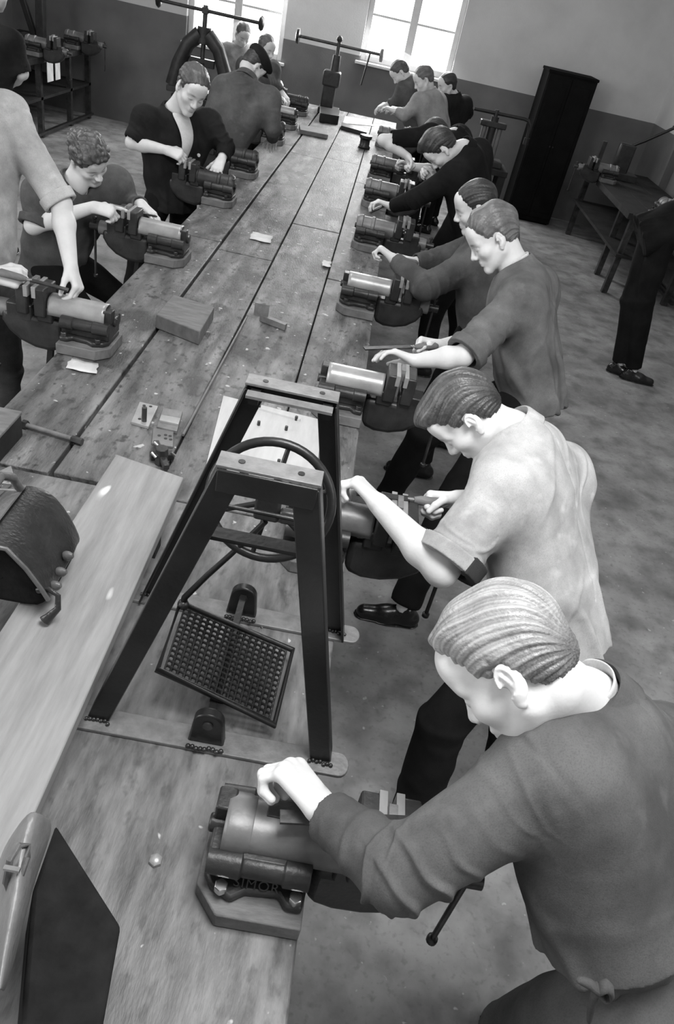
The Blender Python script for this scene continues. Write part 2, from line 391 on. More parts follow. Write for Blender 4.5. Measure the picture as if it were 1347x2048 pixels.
# ------------------------------------------------------------------ treadle stand
ts = thing('treadle_stand', 'black iron treadle stand with flywheel and pierced foot plate standing on the workbench', 'treadle stand', (-.09, 1.17, BT))
def tp(o):                                                     # parts are built in world coordinates
    o.matrix_parent_inverse = Matrix.Translation(-Vector(ts.location)); return o
def side_frame(y, zt, xl, xr, bl, br, sgn):
    f = MB()
    w = .046
    f.bar((xl, y, zt - .01), (bl, y, BT + .012), .006, w, up=(1, 0, 0)); f.bar((xr, y, zt - .01), (br, y, BT + .012), .006, w, up=(1, 0, 0))
    f.bar((xl - .021, y + sgn * .02, zt - .01), (bl - .021, y + sgn * .02, BT + .012), .04, .006, up=(1, 0, 0))
    f.bar((xr + .021, y + sgn * .02, zt - .01), (br + .021, y + sgn * .02, BT + .012), .04, .006, up=(1, 0, 0))
    f.bar((xl - .02, y - .004, zt - .022), (xr + .02, y - .004, zt - .022), .006, .044)
    o = tp(f.build('side_frame', IRON, ts, bevel=.002))
    tf = MB(); tf.bar((xl - .024, y + sgn * .02, zt + .003), (xr + .024, y + sgn * .02, zt + .003), .044, .006)
    tp(tf.build('top_flange', RUST, ts, bevel=.001))
    for xx in (xl + .015, xr - .012):
        tp(MB().cyl((xx, y + sgn * .02, zt + .0055), (xx, y + sgn * .02, zt + .0075), .006, 10).build('screw_hole', IRON, ts))
    p = MB(); n = 8; x0, x1 = -.40, .205; pl = []
    for i in range(n + 1):
        a = -PI / 2 + PI * i / n; pl.append((x1 - .022 + .022 * math.cos(a), y + .03 * math.sin(a)))
    pl += [(x0, y + .03), (x0, y - .03)]
    p.prism(pl, BT + .001, BT + .011, 'z'); tp(p.build('foot_plate', RUST, ts, bevel=.002))
    wl = MB()
    random.seed(5)
    for xx in (bl, br):
        for k in range(7): wl.ball((xx - .024 + .008 * k, y - .008 + random.uniform(-.004, .004), BT + .014), .005, 8)
    for k in range(9): wl.ball((-.115 - .035 + .009 * k, y - .028 + random.uniform(-.003, .003), BT + .014), .006, 8)
    tp(wl.build('weld', STEEL, ts))
    # arched pivot bracket in the middle of the foot plate
    a = []
    for i in range(13):
        t = PI * i / 12; a.append((-.115 + .033 * math.cos(t), BT + .075 + .033 * math.sin(t)))
    a = [(-.115 + .040, BT + .011)] + a + [(-.115 - .040, BT + .011)]
    tp(MB().prism(a, y - .012, y + .012, 'y').build('pivot_bracket', IRON, ts, bevel=.004))
    tp(MB().cyl((-.115, y - .016, BT + .075), (-.115, y + .016, BT + .075), .011, 14).build('pivot_bolt', STEEL, ts))
side_frame(.97, 1.60, -.134, -.008, -.355, .140, 1)
side_frame(1.37, 1.566, -.150, -.004, -.355, .140, -1)
tp(MB().bar((-.165, 1.30, 1.562), (.012, 1.30, 1.562), .026, .006).build('top_strip', RUST, ts))
for xx in (-.15, .0): tp(MB().bar((xx, 1.30, 1.55), (xx, 1.37, 1.55), .02, .02).build('strip_bracket', IRON, ts))
tp(MB().bar((-.185, 1.0, 1.44), (.035, 1.0, 1.44), .03, .004).bar((-.185, 1.015, 1.425), (.035, 1.015, 1.425), .004, .03).build('cross_angle', IRON, ts))
tp(MB().cyl((-.16, 1.03, 1.48), (.01, 1.03, 1.48), .004, 10).build('tie_rod', STEEL, ts))
# flywheel
WC = Vector(J(540, 1003, 1.16)); tilt = math.radians(17); WR = .122
ax = Vector((0, -math.cos(tilt), math.sin(tilt))).normalized(); wu = Vector((0, math.sin(tilt), math.cos(tilt))); wx = Vector((1, 0, 0))
def wpt(a, r, d=0.0): return WC + wx * (r * math.cos(a)) + wu * (r * math.sin(a)) + ax * d
wheel = tp(MB().tube([wpt(2 * PI * i / 48, WR) for i in range(48)], .0095, 12, closed=True).build('flywheel', IRON, ts))
def sub(o, par): o.parent = par; return o
for k in range(6):
    a = math.radians(22 + 60 * k)
    MB().tube([wpt(a, .018), wpt(a, WR - .004)], [.0065, .005], 10).build('spoke', IRON, wheel)
MB().cyl(WC + ax * .022, WC - ax * .022, .022, 20).cyl(WC + ax * .03, WC - ax * .15, .009, 12).build('hub', CAST, wheel)
tp(MB().box(WC + Vector((.0, -.04, .02)), (.05, .03, .06)).box(WC + Vector((.05, -.05, .01)), (.05, .02, .03)).build('bearing', CAST, ts, bevel=.006))
PL = [Vector(J(315, 1340, 1.02)), Vector(J(360, 1205, 1.25)), Vector(J(585, 1300, 1.24)), Vector(J(548, 1450, 1.01))]
tp(MB().tube([WC + ax * .035 + wu * -.03, WC + Vector((-.06, -.03, -.13)), Vector(J(415, 1150, 1.2)), PL[1] + Vector((.012, -.01, .03)), PL[1] + Vector((.01, -.012, .004))], [.006, .006, .007, .008, .009], 10).build('pitman_rod', IRON, ts))
tp(MB().ball(PL[1] + Vector((.01, -.012, .008)), .014).build('rod_joint', STEEL, ts))
# pierced foot plate: a lattice with real round holes
def plate():
    mb = MB(); bm = mb.bm; nu, nv = 17, 13; n = (PL[1] - PL[0]).cross(PL[3] - PL[0]).normalized(); 
    if n.z < 0: n = -n
    def P(u, v): return (PL[0] * (1 - u) + PL[3] * u) * (1 - v) + (PL[1] * (1 - u) + PL[2] * u) * v
    m0 = .045
    for i in range(nu):
        for j in range(nv):
            u0, u1 = m0 + (1 - 2 * m0) * i / nu, m0 + (1 - 2 * m0) * (i + 1) / nu
            v0, v1 = m0 + (1 - 2 * m0) * j / nv, m0 + (1 - 2 * m0) * (j + 1) / nv
            c = P((u0 + u1) / 2, (v0 + v1) / 2); q = [P(u0, v0), P((u0 + u1) / 2, v0), P(u1, v0), P(u1, (v0 + v1) / 2), P(u1, v1), P((u0 + u1) / 2, v1), P(u0, v1), P(u0, (v0 + v1) / 2)]
            mid = [(q[k] - c) for k in range(8)]
            fac = [.52, .72, .52, .72, .52, .72, .52, .72]
            inn = [c + mid[k] * fac[k] - n * .004 for k in range(8)]
            vo = [bm.verts.new(p) for p in q]; vi = [bm.verts.new(p) for p in inn]
            for k in range(8): bm.faces.new((vo[k], vo[(k + 1) % 8], vi[(k + 1) % 8], vi[k]))
    bmesh.ops.remove_doubles(bm, verts=bm.verts[:], dist=1e-5)
    return mb
tp(plate().build('pierced_plate', CAST, ts, solid=.003))
rim = [PL[0], PL[1], PL[2], PL[3]]
tp(MB().tube([PL[0], PL[1], PL[2], PL[3]], .008, 10, closed=True).build('plate_rim', IRON, ts))
pm = (PL[0] + PL[3]) / 2; pf = (PL[1] + PL[2]) / 2
tp(MB().bar((-.115, .96, BT + .078), (-.115, 1.38, BT + .078), .016, .016).bar(pm + Vector((0, 0, -.012)), pf + Vector((0, 0, -.012)), .03, .01).build('pivot_shaft', IRON, ts))
# ------------------------------------------------------------------ things on the bench
def slab_at(name, m, pts, z0, z1, label=None, cat=None, bevel=.003, group=None, parent=None, name_part=None):
    """a flat block whose outline is given on the bench (x, y pairs)"""
    c = [sum(p[0] for p in pts) / len(pts), sum(p[1] for p in pts) / len(pts), z0]
    mb = MB().prism([(float(p[0]), float(p[1])) for p in pts], z0, z1, 'z')
    o = mb.build(name, m, parent, bevel=bevel, loc=c)
    return tag(o, label, cat, group)
def zp(pts, z): return [ZP(u, v, z) for u, v in pts]
# long raised board
bd = slab_at('long_board', BOARD, [tuple(ZP(u, v, 1.0)[:2]) for u, v in ((232, 908), (367, 955), (72, 1620))] + [(-.366, .42), (-.606, .42)], .965, 1.0, 'long pale smooth wooden board lying lengthwise on the workbench beside the treadle stand', 'board', .003)
bx, by = bd.location.x, bd.location.y
for yy in (.72, 1.55):
    o = MB().box((-.485 - bx, yy - by, -.0475), (.19, .06, .092)).build('batten', DARKWOOD, bd)
slab_at('drawing_panel', PLY, [(-.405, 2.50), (-.01, 2.47), (.012, 2.05), (-.352, 1.93)], .871, .880, 'pale plywood panel with small pegs lying under the treadle stand', 'panel', .001)
pn = bpy.data.objects['drawing_panel']
for u, v in ((517, 848), (572, 858), (518, 815), (592, 838), (480, 935), (560, 960), (557, 925)):
    p = ZP(u, v, .885); MB().cyl((p[0] - pn.location.x, p[1] - pn.location.y, .009), (p[0] - pn.location.x, p[1] - pn.location.y, .026), .006, 10).build('peg', CAST, pn)
p = [ZP(512, 815, .884), ZP(600, 840, .884)]
MB().bar(p[0] - np.array(pn.location), p[1] - np.array(pn.location), .012, .008).build('cleat', PLY, pn)
# wooden block
slab_at('wooden_block', BLOCKW, [(-.812, 2.985), (-.599, 2.905), (-.602, 3.20), (-.805, 3.245)], .871, .935, 'thick square wooden block lying on the workbench seam', 'block', .004)
# little upright angle plate
a = slab_at('angle_plate', RUST, [(-.402, 3.30), (-.272, 3.25), (-.265, 3.275), (-.395, 3.33)], .871, .90, 'small dark steel angle plate standing on the middle of the workbench', 'angle plate', .001)
MB().prism([(0, 0), (.004, 0), (.004, .06), (0, .035)], -.04, .03, 'x').build('upright', RUST, a).location = (-.06, .02, .02)
# paper scraps
def paper(label, quad, group='paper scraps on the bench'):
    q = zp(quad, BT + .003); n = 5; P = []
    for i in range(n):
        r = []
        for j in range(n):
            u, v = i / (n - 1), j / (n - 1)
            p = (q[0] * (1 - u) + q[1] * u) * (1 - v) + (q[3] * (1 - u) + q[2] * u) * v
            r.append(p + np.array([.004 * math.sin(9 * v), .003 * math.cos(7 * u), .002 + .004 * math.sin(5 * u + 3 * v) ** 2]))
        P.append(r)
    c = P[2][2].copy(); c[2] = BT
    tag(MB().grid(P).build('paper_scrap', PAPER, solid=.0008, loc=c), label, 'paper', group)
paper('torn paper scrap on the bench edge beside the left bench vise', [(143, 718), (196, 730), (192, 750), (130, 737)])
paper('pale folded paper scrap on the bench boards near the ringed vise', [(505, 464), (545, 474), (540, 488), (498, 478)])
paper('tiny round paper scrap on the right half of the bench boards', [(645, 521), (662, 525), (660, 536), (643, 532)])
# thin rod, bolt
tag(MB().cyl((-.477, 2.165, .879), (-.463, 3.29, .879), .0055, 10).build('thin_rod', HOODD, loc=(-.47, 2.7, BT)), 'long thin steel rod lying along a bench seam', 'rod')
A, B_ = Vector(ZP(52, 850, .882)), Vector(ZP(163, 884, .882))
b = tag(MB().cyl(A, B_, .0085, 12).build('long_bolt', RUST, loc=A), 'long steel bolt lying across the left bench board', 'bolt')
dd = (B_ - A).normalized()
MB().cyl(-dd * .012, dd * .004, .016, 6).build('bolt_head', STEEL, b)
MB().cyl(B_ - A - dd * .035, B_ - A + dd * .002, .013, 6).build('nut', STEEL, b)
# two small drilled plates and the block with clamps beside them
def plate_quad(name, m, quad, z, h, label, cat, group=None):
    return slab_at(name, m, zp(quad, z), BT + .001, z, label, cat, .0015, group)
pa = plate_quad('drilled_plate', HOOD, [(279, 803), (316, 812), (297, 853), (262, 843)], .883, .01, 'small bright drilled steel plate with a pin stood on it', 'plate', 'drilled plates on the bench')
c = np.array(ZP(288, 842, .883)); o_ = np.array(pa.location)
MB().cyl(c - o_, c - o_ + np.array([0, .0, .055]), .009, 14).build('pin', STEEL, pa)
for u, v in ((288, 811), (301, 813), (279, 838)):
    c = ZP(u, v, .883) - o_; MB().cyl(c, c + np.array([0, 0, .0008]), .006, 10).build('hole', IRON, pa)
pb = plate_quad('stepped_block', RUST, [(326, 815), (365, 822), (354, 862), (313, 853)], .885, .01, 'small stepped steel block next to the drilled plates', 'block')
c = np.array(pb.location)
q = [ZP(u, v, .892) - c for u, v in ((322, 829), (361, 836), (357, 848), (318, 840))]
MB().prism([(x[0], x[1]) for x in q], .012, .021, 'z').build('ledge', HOOD, pb, bevel=.001)
pc = plate_quad('drilled_plate', HOODD, [(306, 855), (347, 862), (346, 893), (303, 886)], .880, .01, 'dull drilled steel plate beside the dark toolmaker\'s clamp', 'plate', 'drilled plates on the bench')
for u, v in ((331, 870), (340, 872), (331, 877), (318, 871), (341, 879)):
    k = ZP(u, v, .880) - np.array(pc.location); MB().cyl(k, k + np.array([0, 0, .0008]), .006, 10).build('hole', IRON, pc)
cl = thing('toolmaker_clamp', 'dark iron toolmaker\'s clamp with bright screws at the end of the long board', 'clamp', ZP(322, 922, BT))
cp = np.array(cl.location)
def kk(u, v, z): return ZP(u, v, z) - cp
MB().cyl(kk(322, 926, .872), kk(322, 926, .872) + np.array([0, 0, .06]), .022, 8).build('post', CAST, cl, bevel=.002)
MB().bar(kk(300, 912, .885), kk(347, 910, .885), .03, .022).build('jaw', CAST, cl, bevel=.003)
MB().bar(kk(312, 885, .9), kk(333, 935, .9), .02, .02).build('jaw', CAST, cl, bevel=.003)
for a_, b_ in (((308, 884), (318, 894)), ((303, 905), (312, 915)), ((342, 905), (350, 912))):
    MB().cyl(kk(*a_, .915), kk(*b_, .905), .005, 8).build('screw', BRIGHT, cl)
# nut
c = ZP(311, 1723, BT)
tag(MB().lathe((0, 0, .001), (0, 0, 1), [(0, .013), (.007, .013), (.010, .010), (.012, .004)], 6).build('hexagon_nut', HOOD, loc=None), 'small bright nut lying alone on the near workbench', 'nut').location = c
# box and board at the left edge
bxo = thing('tool_box', 'dark wooden tool box on the left workbench edge behind the leather satchel', 'box', (-1.03, 1.83, BT))
MB().box((0, .02, .04), (.14, .26, .08)).build('case', DARKWOOD, bxo, bevel=.004); MB().box((0, .02, .086), (.145, .265, .012)).build('lid', BLOCKW, bxo, bevel=.003)
tag(slab_at('offcut_board', BOARD, zp([(-40, 958), (22, 930), (28, 950), (-40, 1010)], .90), .871, .90), 'short pale offcut board lying at the left edge beside the tool box', 'board')
A, B_ = Vector(ZP(146, 702, .876)), Vector(ZP(163, 706, .876))
tag(MB().cyl(A, B_, .005, 10).build('dowel_pin', BRIGHT, loc=A), 'tiny bright pin lying beside the base of the left edge vise', 'pin')
# wire loop on the bench under the stand
tag(MB().tube([ZP(*p, .874) for p in ((600, 1250), (570, 1240), (545, 1232), (525, 1233), (519, 1243), (524, 1256))], .0022, 6).build('wire_loop', BRIGHT, loc=ZP(545, 1240, BT)), 'thin bright wire bent into a loop under the treadle stand', 'wire')

# leather satchel, upright on the bench
sa = thing('leather_satchel', 'black leather satchel with buckled handle standing beside the long pale board', 'bag', (-.625, 1.235, 1.0015))
sa.scale = (.95, .74, .95)
so = np.array(sa.location)
def loft(rows, name, m, par, solid=0, sub=1):
    o = MB().grid(rows).build(name, m, par, solid=solid, sub=sub); return o
# cross-section: upright left wall, ridge, long slope to the right
sec = [(-.075, .004), (-.088, .05), (-.085, .11), (-.06, .16), (-.02, .182), (.02, .17), (.06, .13), (.09, .08), (.10, .035), (.095, .004), (.0, .002)]
rows = []
for yb, k in ((-.13, .0), (-.131, .9), (-.125, 1.0), (0, 1.03), (.12, 1.0), (.135, .92), (.136, 0)):
    rows.append([(x * (k if k else .01), yb, z * (k if k else .01) + (.08 if not k else 0)) for x, z in sec + sec[:1]])
loft(rows, 'body', RUBBER, sa)
fl = []
for y in np.linspace(-.150, .15, 11):
    r = []; w = 1.0 + .05 * math.sin(y * 33)
    for x, z in ((-.09, .135), (-.066, .172), (-.02, .193), (.022, .180), (.064 * w, .140), (.097 * w, .09), (.109 * w, .05 + .016 * math.sin(y * 24))):
        r.append((x, y + .01 * math.sin(x * 50), z + .004 - .018 * math.exp(-((x - .05) / .03) ** 2) * math.exp(-((y + .02) / .07) ** 2)))
    fl.append(r)
loft(fl, 'flap', LEATHER, sa, .006)
MB().tube([Vector(p) + Vector((0, -.003, 0)) for p in fl[0]], .006, 8).build('flap_edge', LEATHERB, sa)
MB().grid([[Vector(p) + Vector((0, 0, .005)) for p in r[:3]] for r in fl]).build('ridge_strip', LEATHERB, sa, solid=.003, sub=1)
hp = [(-.055, -.06, .195), (-.065, -.045, .235), (-.07, -.01, .262), (-.068, .04, .27), (-.058, .085, .245), (-.05, .10, .205)]
MB().tube([(x + .02, y, z) for x, y, z in hp], .0115, 10).build('handle', LEATHERB, sa)
for y in (-.068, .092):
    MB().tube([(-.076, y, .196), (-.034, y, .204), (-.034, y + .014, .214), (-.076, y + .014, .206)], .0035, 8, closed=True).build('buckle', BRIGHT, sa)
MB().lathe((-.04, -.105, .194), (0, 0, 1), [(0, .02), (.004, .02), (.006, .008), (.009, .006)], 16).build('rivet_plate', LEATHERB, sa)
for y, z in ((-.10, .062), (-.055, .075), (.0, .09)):
    MB().lathe((.105, y, z), (1, 0, .3), [(0, .012), (.006, .014), (.014, .012), (.022, .006)], 12).build('stud', LEATHERB, sa)
MB().tube([(.085, -.14, .07), (.112, -.145, .085), (.135, -.15, .075), (.138, -.165, .045), (.12, -.18, .022), (.112, -.185, .012)], [.008, .007, .007, .008, .011, .014], 10).build('strap', LEATHER, sa)

# big case at the lower left
C = zp([(112, 1648), (242, 1852), (196, 2110), (40, 2090), (66, 1780)], 1.07)
bc = thing('leather_case', 'dark leather case with a tan handle flap at the lower left corner', 'bag', (C[0][0], C[0][1] - .15, BT))
bo = np.array(bc.location)
top = [tuple((p - bo)[:2]) for p in C]
mb = MB(); n = len(top)
vs = [(x, y, .2) for x, y in top] + [(x * 1.0 - .03, y + .01, .004) for x, y in top]
mb.add(vs, [tuple(range(n))] + [(i, (i + 1) % n, n + (i + 1) % n, n + i) for i in range(n)] + [tuple(range(n, 2 * n))[::-1]])
mb.build('body', RUBBER, bc, bevel=.006, segs=2)
A_ = [(10, 1690), (-14, 1760), (-24, 1850), (-26, 1940), (-26, 2030)]; M_ = [(62, 1612), (44, 1690), (26, 1790), (10, 1880), (-2, 1980)]; B_ = [(112, 1642), (78, 1735), (60, 1790), (34, 1890), (8, 1990)]
rows = []
for k in range(5):
    y0 = .60 - .055 * k
    rows.append([J(*A_[k], y0 - .01) - bo, J(*[(p + q) / 2 for p, q in zip(A_[k], M_[k])], y0 - .035) - bo, J(*M_[k], y0 - .04) - bo, J(*[(p * .4 + q * .6) for p, q in zip(M_[k], B_[k])], y0 - .03) - bo, J(*B_[k], y0) - bo])
MB().grid(rows).build('handle_flap', LEATHERL, bc, solid=.008, sub=2)
hp2 = [J(u, v, y) - bo for u, v, y in ((56, 1692, .515), (38, 1690, .51), (20, 1720, .49), (12, 1765, .475), (20, 1790, .465), (38, 1760, .475), (54, 1715, .50))]
MB().tube(hp2, .005, 8, closed=True).build('handle_loop', LEATHERB, bc)
MB().box(tuple(J(24, 1738, .478) - bo), (.022, .006, .006)).build('buckle', BRIGHT, bc)

# far end of the bench
def small(name, label, cat, m, quad, z, group=None):
    o = slab_at(name, m, zp(quad, z), BT + .001, z, label, cat, .003, group); return o
small('wooden_batten', 'pale wooden batten lying crosswise near the far left vises', 'board', BLOCKW, [(598, 248), (648, 258), (656, 270), (600, 259)], .91)
small('white_sheet', 'white card sheet lying on the far end of the bench', 'paper', PAPER, [(690, 232), (735, 240), (748, 252), (685, 246)], .874)
small('steel_bar', 'black steel bar lying on the far end of the bench by the white sheet', 'bar', IRON, [(683, 244), (733, 258), (733, 265), (682, 251)], .91)
small('small_anvil', 'small black iron block standing at the far end of the bench', 'block', IRON, [(640, 212), (680, 220), (678, 232), (640, 226)], .96)
o = tag(MB().lathe((0, 0, 0), (0, 0, 1), [(0, .06), (.012, .065), (.03, .05), (.08, .05), (.095, .065), (.12, .062), (.125, .03)], 20).build('iron_spool', IRON), 'short black iron spool on the far right of the bench', 'spool'); o.location = ZP(727, 296, BT + .001)

# ------------------------------------------------------------------ fly presses
def pedestal(name, label, x, y, h, w=.55, d=.5):
    t = thing(name, label, 'stand', (x, y, 0))
    MB().box((0, 0, h - .03), (w, d, .06)).build('top', DARKWOOD, t, bevel=.005)
    for sx in (-1, 1):
        for sy in (-1, 1): MB().box((sx * (w / 2 - .05), sy * (d / 2 - .05), (h - .06) / 2), (.08, .08, h - .06)).build('leg', DARKWOOD, t)
    MB().box((0, 0, .25), (w - .12, d - .12, .03)).build('shelf', DARKWOOD, t)
    return t
def fly_press(label, loc, hbase, harm, xl, xr, width, bent=False):
    """screw press: arched frame, screw, weighted arm.  heights are above loc"""
    t = thing('fly_press', label, 'press', loc)
    MB().box((0, 0, .03), (width + .16, .3, .06)).build('base', CAST, t, bevel=.008)
    fr = MB(); top = harm - .22
    for s in (-1, 1):
        fr.tube([(s * width / 2 * 1.15, 0, .05), (s * width / 2 * .95, 0, top * .45), (s * width / 2 * .62, 0, top * .8), (s * .04, 0, top)], [.085, .08, .075, .08], 14)
    fr.cyl((0, 0, top - .09), (0, 0, top + .07), .075, 16)
    fr.build('frame', CAST, t)
    MB().cyl((0, 0, .22), (0, 0, harm + .05), .026, 14).build('screw', STEEL, t)
    MB().box((0, 0, top * .55), (width * .5, .07, .08)).cyl((0, 0, top * .28), (0, 0, top * .55), .05, 12).build('ram', IRON, t, bevel=.006)
    if bent:
        arm = MB().tube([(xl, 0, harm), (0, 0, harm), (xr - .06, 0, harm), (xr - .01, 0, harm - .02), (xr, 0, harm - .07), (xr, 0, harm - .24)], .018, 12).build('arm', IRON, t)
        MB().cyl((xr, 0, harm - .28), (xr, 0, harm - .22), .032, 14).build('grip', IRON, arm)
    else:
        arm = MB().tube([(xl, 0, harm), (0, 0, harm), (xr, 0, harm)], .018, 12).build('arm', CAST, t)
        for x in (xl, xr):
            MB().lathe((x - .03, 0, harm), (1, 0, 0), [(0, .03), (.01, .06), (.03, .075), (.05, .06), (.06, .03)], 18).build('weight', IRON, arm)
    MB().box((0, 0, harm), (.07, .07, .06)).build('boss', CAST, t, bevel=.006)
    return t
pedestal('press_stand', 'dark stand under the big arched fly press by the left window', -2.17, 9.5, .80)
fly_press('big black arched fly press with long weighted arm before the left window', (-2.17, 9.5, .80), 0, .83, -.52, .62, .56)
p2 = thing('fly_press', 'slender black screw press with weighted arm at the far end of the bench', 'press', (-.70, 9.85, BT))
MB().box((0, 0, .03), (.24, .26, .06)).build('base', CAST, p2, bevel=.006)
MB().box((-.03, .02, .2), (.15, .16, .30)).box((-.02, .0, .36), (.2, .18, .16)).build('body', CAST, p2, bevel=.02)
MB().cyl((0, 0, .40), (0, 0, .60), .055, 16, .045).build('neck', CAST, p2)
MB().cyl((0, 0, .2), (0, 0, .76), .022, 12).build('screw', STEEL, p2)
am = MB().cyl((-.47, 0, .70), (.50, 0, .70), .016, 12).build('arm', STEEL, p2)
MB().lathe((-.50, 0, .70), (1, 0, 0), [(0, .03), (.01, .075), (.04, .08), (.05, .03)], 18).build('weight', IRON, am)
MB().lathe((.48, 0, .70), (1, 0, 0), [(0, .03), (.01, .07), (.04, .07), (.05, .03)], 18).build('weight', HOODD, am)
MB().cyl((.37, 0, .69), (.33, 0, .36), .010, 8).build('hanging_rod', IRON, am)
MB().ball((0, 0, .76), .035).build('boss', CAST, p2)
pedestal('press_stand', 'dark stand under the twin column press by the locker', 1.26, 9.5, .76, .5)
p3 = thing('column_press', 'black twin column hand press with a bent handle beside the dark locker', 'press', (1.22, 9.5, .76))
MB().box((0, 0, .03), (.42, .3, .06)).build('base', CAST, p3, bevel=.008)
for x in (-.09, .09): MB().cyl((x, 0, .06), (x, 0, .42), .03, 14).build('column', HOODD, p3)
MB().cyl((0, 0, .06), (0, 0, .50), .045, 14).build('ram', CAST, p3)
MB().box((0, 0, .42), (.30, .12, .06)).build('crosshead', CAST, p3, bevel=.01)
MB().cyl((0, 0, .44), (0, 0, .57), .026, 12).build('screw', STEEL, p3)
MB().tube([(-.26, 0, .53), (0, 0, .535), (.33, 0, .54), (.38, 0, .53), (.41, 0, .49), (.42, 0, .44), (.425, 0, .34)], .02, 12).build('handle', IRON, p3)
MB().cyl((.425, 0, .29), (.425, 0, .36), .034, 14).build('grip', IRON, p3)

# ------------------------------------------------------------------ locker
lk = thing('tall_locker', 'tall plain dark locker standing against the back wall', 'locker', (2.167, 10.86, 0))
MB().box((0, 0, .885), (.62, .50, 1.73)).build('carcass', LOCKER, lk, bevel=.006)
MB().box((0, 0, 1.755), (.64, .52, .03)).build('top', LOCKER, lk, bevel=.004)
MB().box((0, 0, .02), (.58, .44, .04)).build('plinth', LOCKER, lk)
for s in (-1, 1):
    d = MB().box((s * .15, -.258, .9), (.295, .016, 1.64)).build('door', LOCKER, lk, bevel=.003)
    MB().box((s * .15, -.268, .9), (.22, .006, 1.5)).build('door_panel', LOCKER, d, bevel=.003)
    MB().cyl((s * .02, -.266, .95), (s * .02, -.285, .95), .01, 10).build('knob', IRON, d)

# ------------------------------------------------------------------ benches at the sides
def table(name, label, x0, x1, y0, y1, z, legs):
    t = thing(name, label, 'workbench', ((x0 + x1) / 2, (y0 + y1) / 2, 0)); o = np.array(t.location)
    n = 3
    for i in range(n):
        a, b = x0 + (x1 - x0) * i / n, x0 + (x1 - x0) * (i + 1) / n
        MB().box(((a + b) / 2 - o[0], 0, z - .03), (b - a - .006, y1 - y0, .06)).build('plank', DARKWOOD, t, bevel=.003)
    for x, y in legs:
        MB().box((x - o[0], y - o[1], (z - .06) / 2), (.06, .06, z - .06)).build('leg', STEEL, t)
    MB().box((0, 0, .42), (x1 - x0 - .12, y1 - y0 - .12, .03)).build('shelf', DARKWOOD, t)
    MB().box((x1 - o[0] - .05, 0, .06), (.04, y1 - y0 - .1, .03)).build('foot_rail', STEEL, t)
    return t
table('side_bench', 'dark side workbench with two vises in the far left corner', -4.95, -3.93, 8.9, 11.05, .86, [(-4.02, 9.40), (-4.02, 10.3), (-4.02, 10.95), (-4.85, 9.0), (-4.85, 10.9)])
def sidevise(label, x, y, z, rz):
    c = copy_tree(vr); c['label'] = label; c.location = (x, y, z); c.rotation_euler = (0, 0, rz); c['group'] = 'vises on the side benches'; return c
sidevise('dark vise with bright ring on the front of the left corner bench', -3.93, 9.35, .862, 0)
sidevise('dark vise on the left corner bench nearest the back wall', -3.93, 10.5, .86, 0)
ps = thing('lever_shear', 'dark iron lever shear with two arms standing on the left corner bench', 'shear', (-4.45, 10.3, .86))
MB().box((0, 0, .03), (.35, .3, .06)).build('base', CAST, ps, bevel=.006)
MB().bar((.02, 0, .05), (-.22, 0, .75), .06, .07).build('lever', IRON, ps, bevel=.01)
MB().bar((.1, 0, .05), (.12, 0, .62), .12, .09).build('column', CAST, ps, bevel=.01)
tag(MB().tube([(0, 0, 0), (0, 0, .9)], .02, 8).build('trim_2', FRAMEW), kind='structure').location = (-4.95, 11.1, 1.4)
for q, (u, v, y, lab) in enumerate(((118, 150, 9.36, 'worn paper notice hanging on the left corner bench'), (148, 140, 9.38, 'second paper notice hanging beside the first on the left corner bench'))):
    tag(MB().box((0, 0, 0), (.006, .17 - .03 * q, .27)).build('paper_notice', PAPER), lab, 'paper', 'papers hanging on the corner bench').location = (-3.927, 9.5 + .22 * q, .735)
table('side_bench', 'dark side workbench with vises against the right wall', 2.60, 3.5, 7.95, 10.55, .86, [(2.72, 8.10), (2.78, 8.75), (2.72, 10.4), (3.4, 8.1), (3.4, 10.4)])
sidevise('vise at the far left corner of the right wall bench', 2.60, 9.5, .86, PI)
sidevise('vise at the near end of the right wall bench', 2.95, 7.95, .86, -PI / 2)
ls2 = thing('bench_shear', 'dark bench shear with a long raised lever on the right wall bench', 'shear', (2.95, 9.9, .86))
MB().box((0, 0, .04), (.36, .25, .08)).build('base', CAST, ls2, bevel=.006)
MB().box((-.04, 0, .22), (.2, .1, .34)).build('body', CAST, ls2, bevel=.02)
MB().tube([(-.05, 0, .34), (.12, -.04, .46), (.38, -.08, .66)], .018, 10).build('lever', IRON, ls2)
MB().cyl((.37, -.08, .65), (.42, -.09, .70), .03, 12).build('grip', IRON, ls2)
MB().box((-.32, .0, .2), (.05, .06, .32)).build('post', CAST, ls2)
# ------------------------------------------------------------------ people: fields -> one smooth skin
SKIN = mat('skin', 0.62, 0.70, 14, 0.5, 0.05, 130, tone='tone', spec=0.35)
def hair_mat(name, c0, c1): return mat(name, c0, c1, 26, 0.42, 0.25, 140, stretch=(1, 1, 1), tone='tone', spec=0.6)
HAIR_BLOND = hair_mat('hair_blond', 0.27, 0.42)
HAIR_BROWN = hair_mat('hair_brown', 0.055, 0.12)
HAIR_MID = hair_mat('hair_mid', 0.10, 0.19)
HAIR_DARK = hair_mat('hair_dark', 0.020, 0.05)
def cloth(name, c0, c1, rough=0.9, bump=0.12):
    m = mat(name, c0 * .82, c1 * 1.12, 6.5, rough, bump, 420, detail=10, spec=0.15)
    ramp_layer(m, 420.0, 0.45, 0.3, c0 * .6, (1, 1, .35), detail=1, strength=0.30)          # thread of the weave
    ramp_layer(m, 18.0, 0.60, 0.16, c1 * 1.5, detail=4, strength=0.35)                         # rubbed, faded patches
    return m
C_GREY = cloth('cloth_grey', 0.072, 0.112); C_MIDGREY = cloth('cloth_midgrey', 0.10, 0.16)
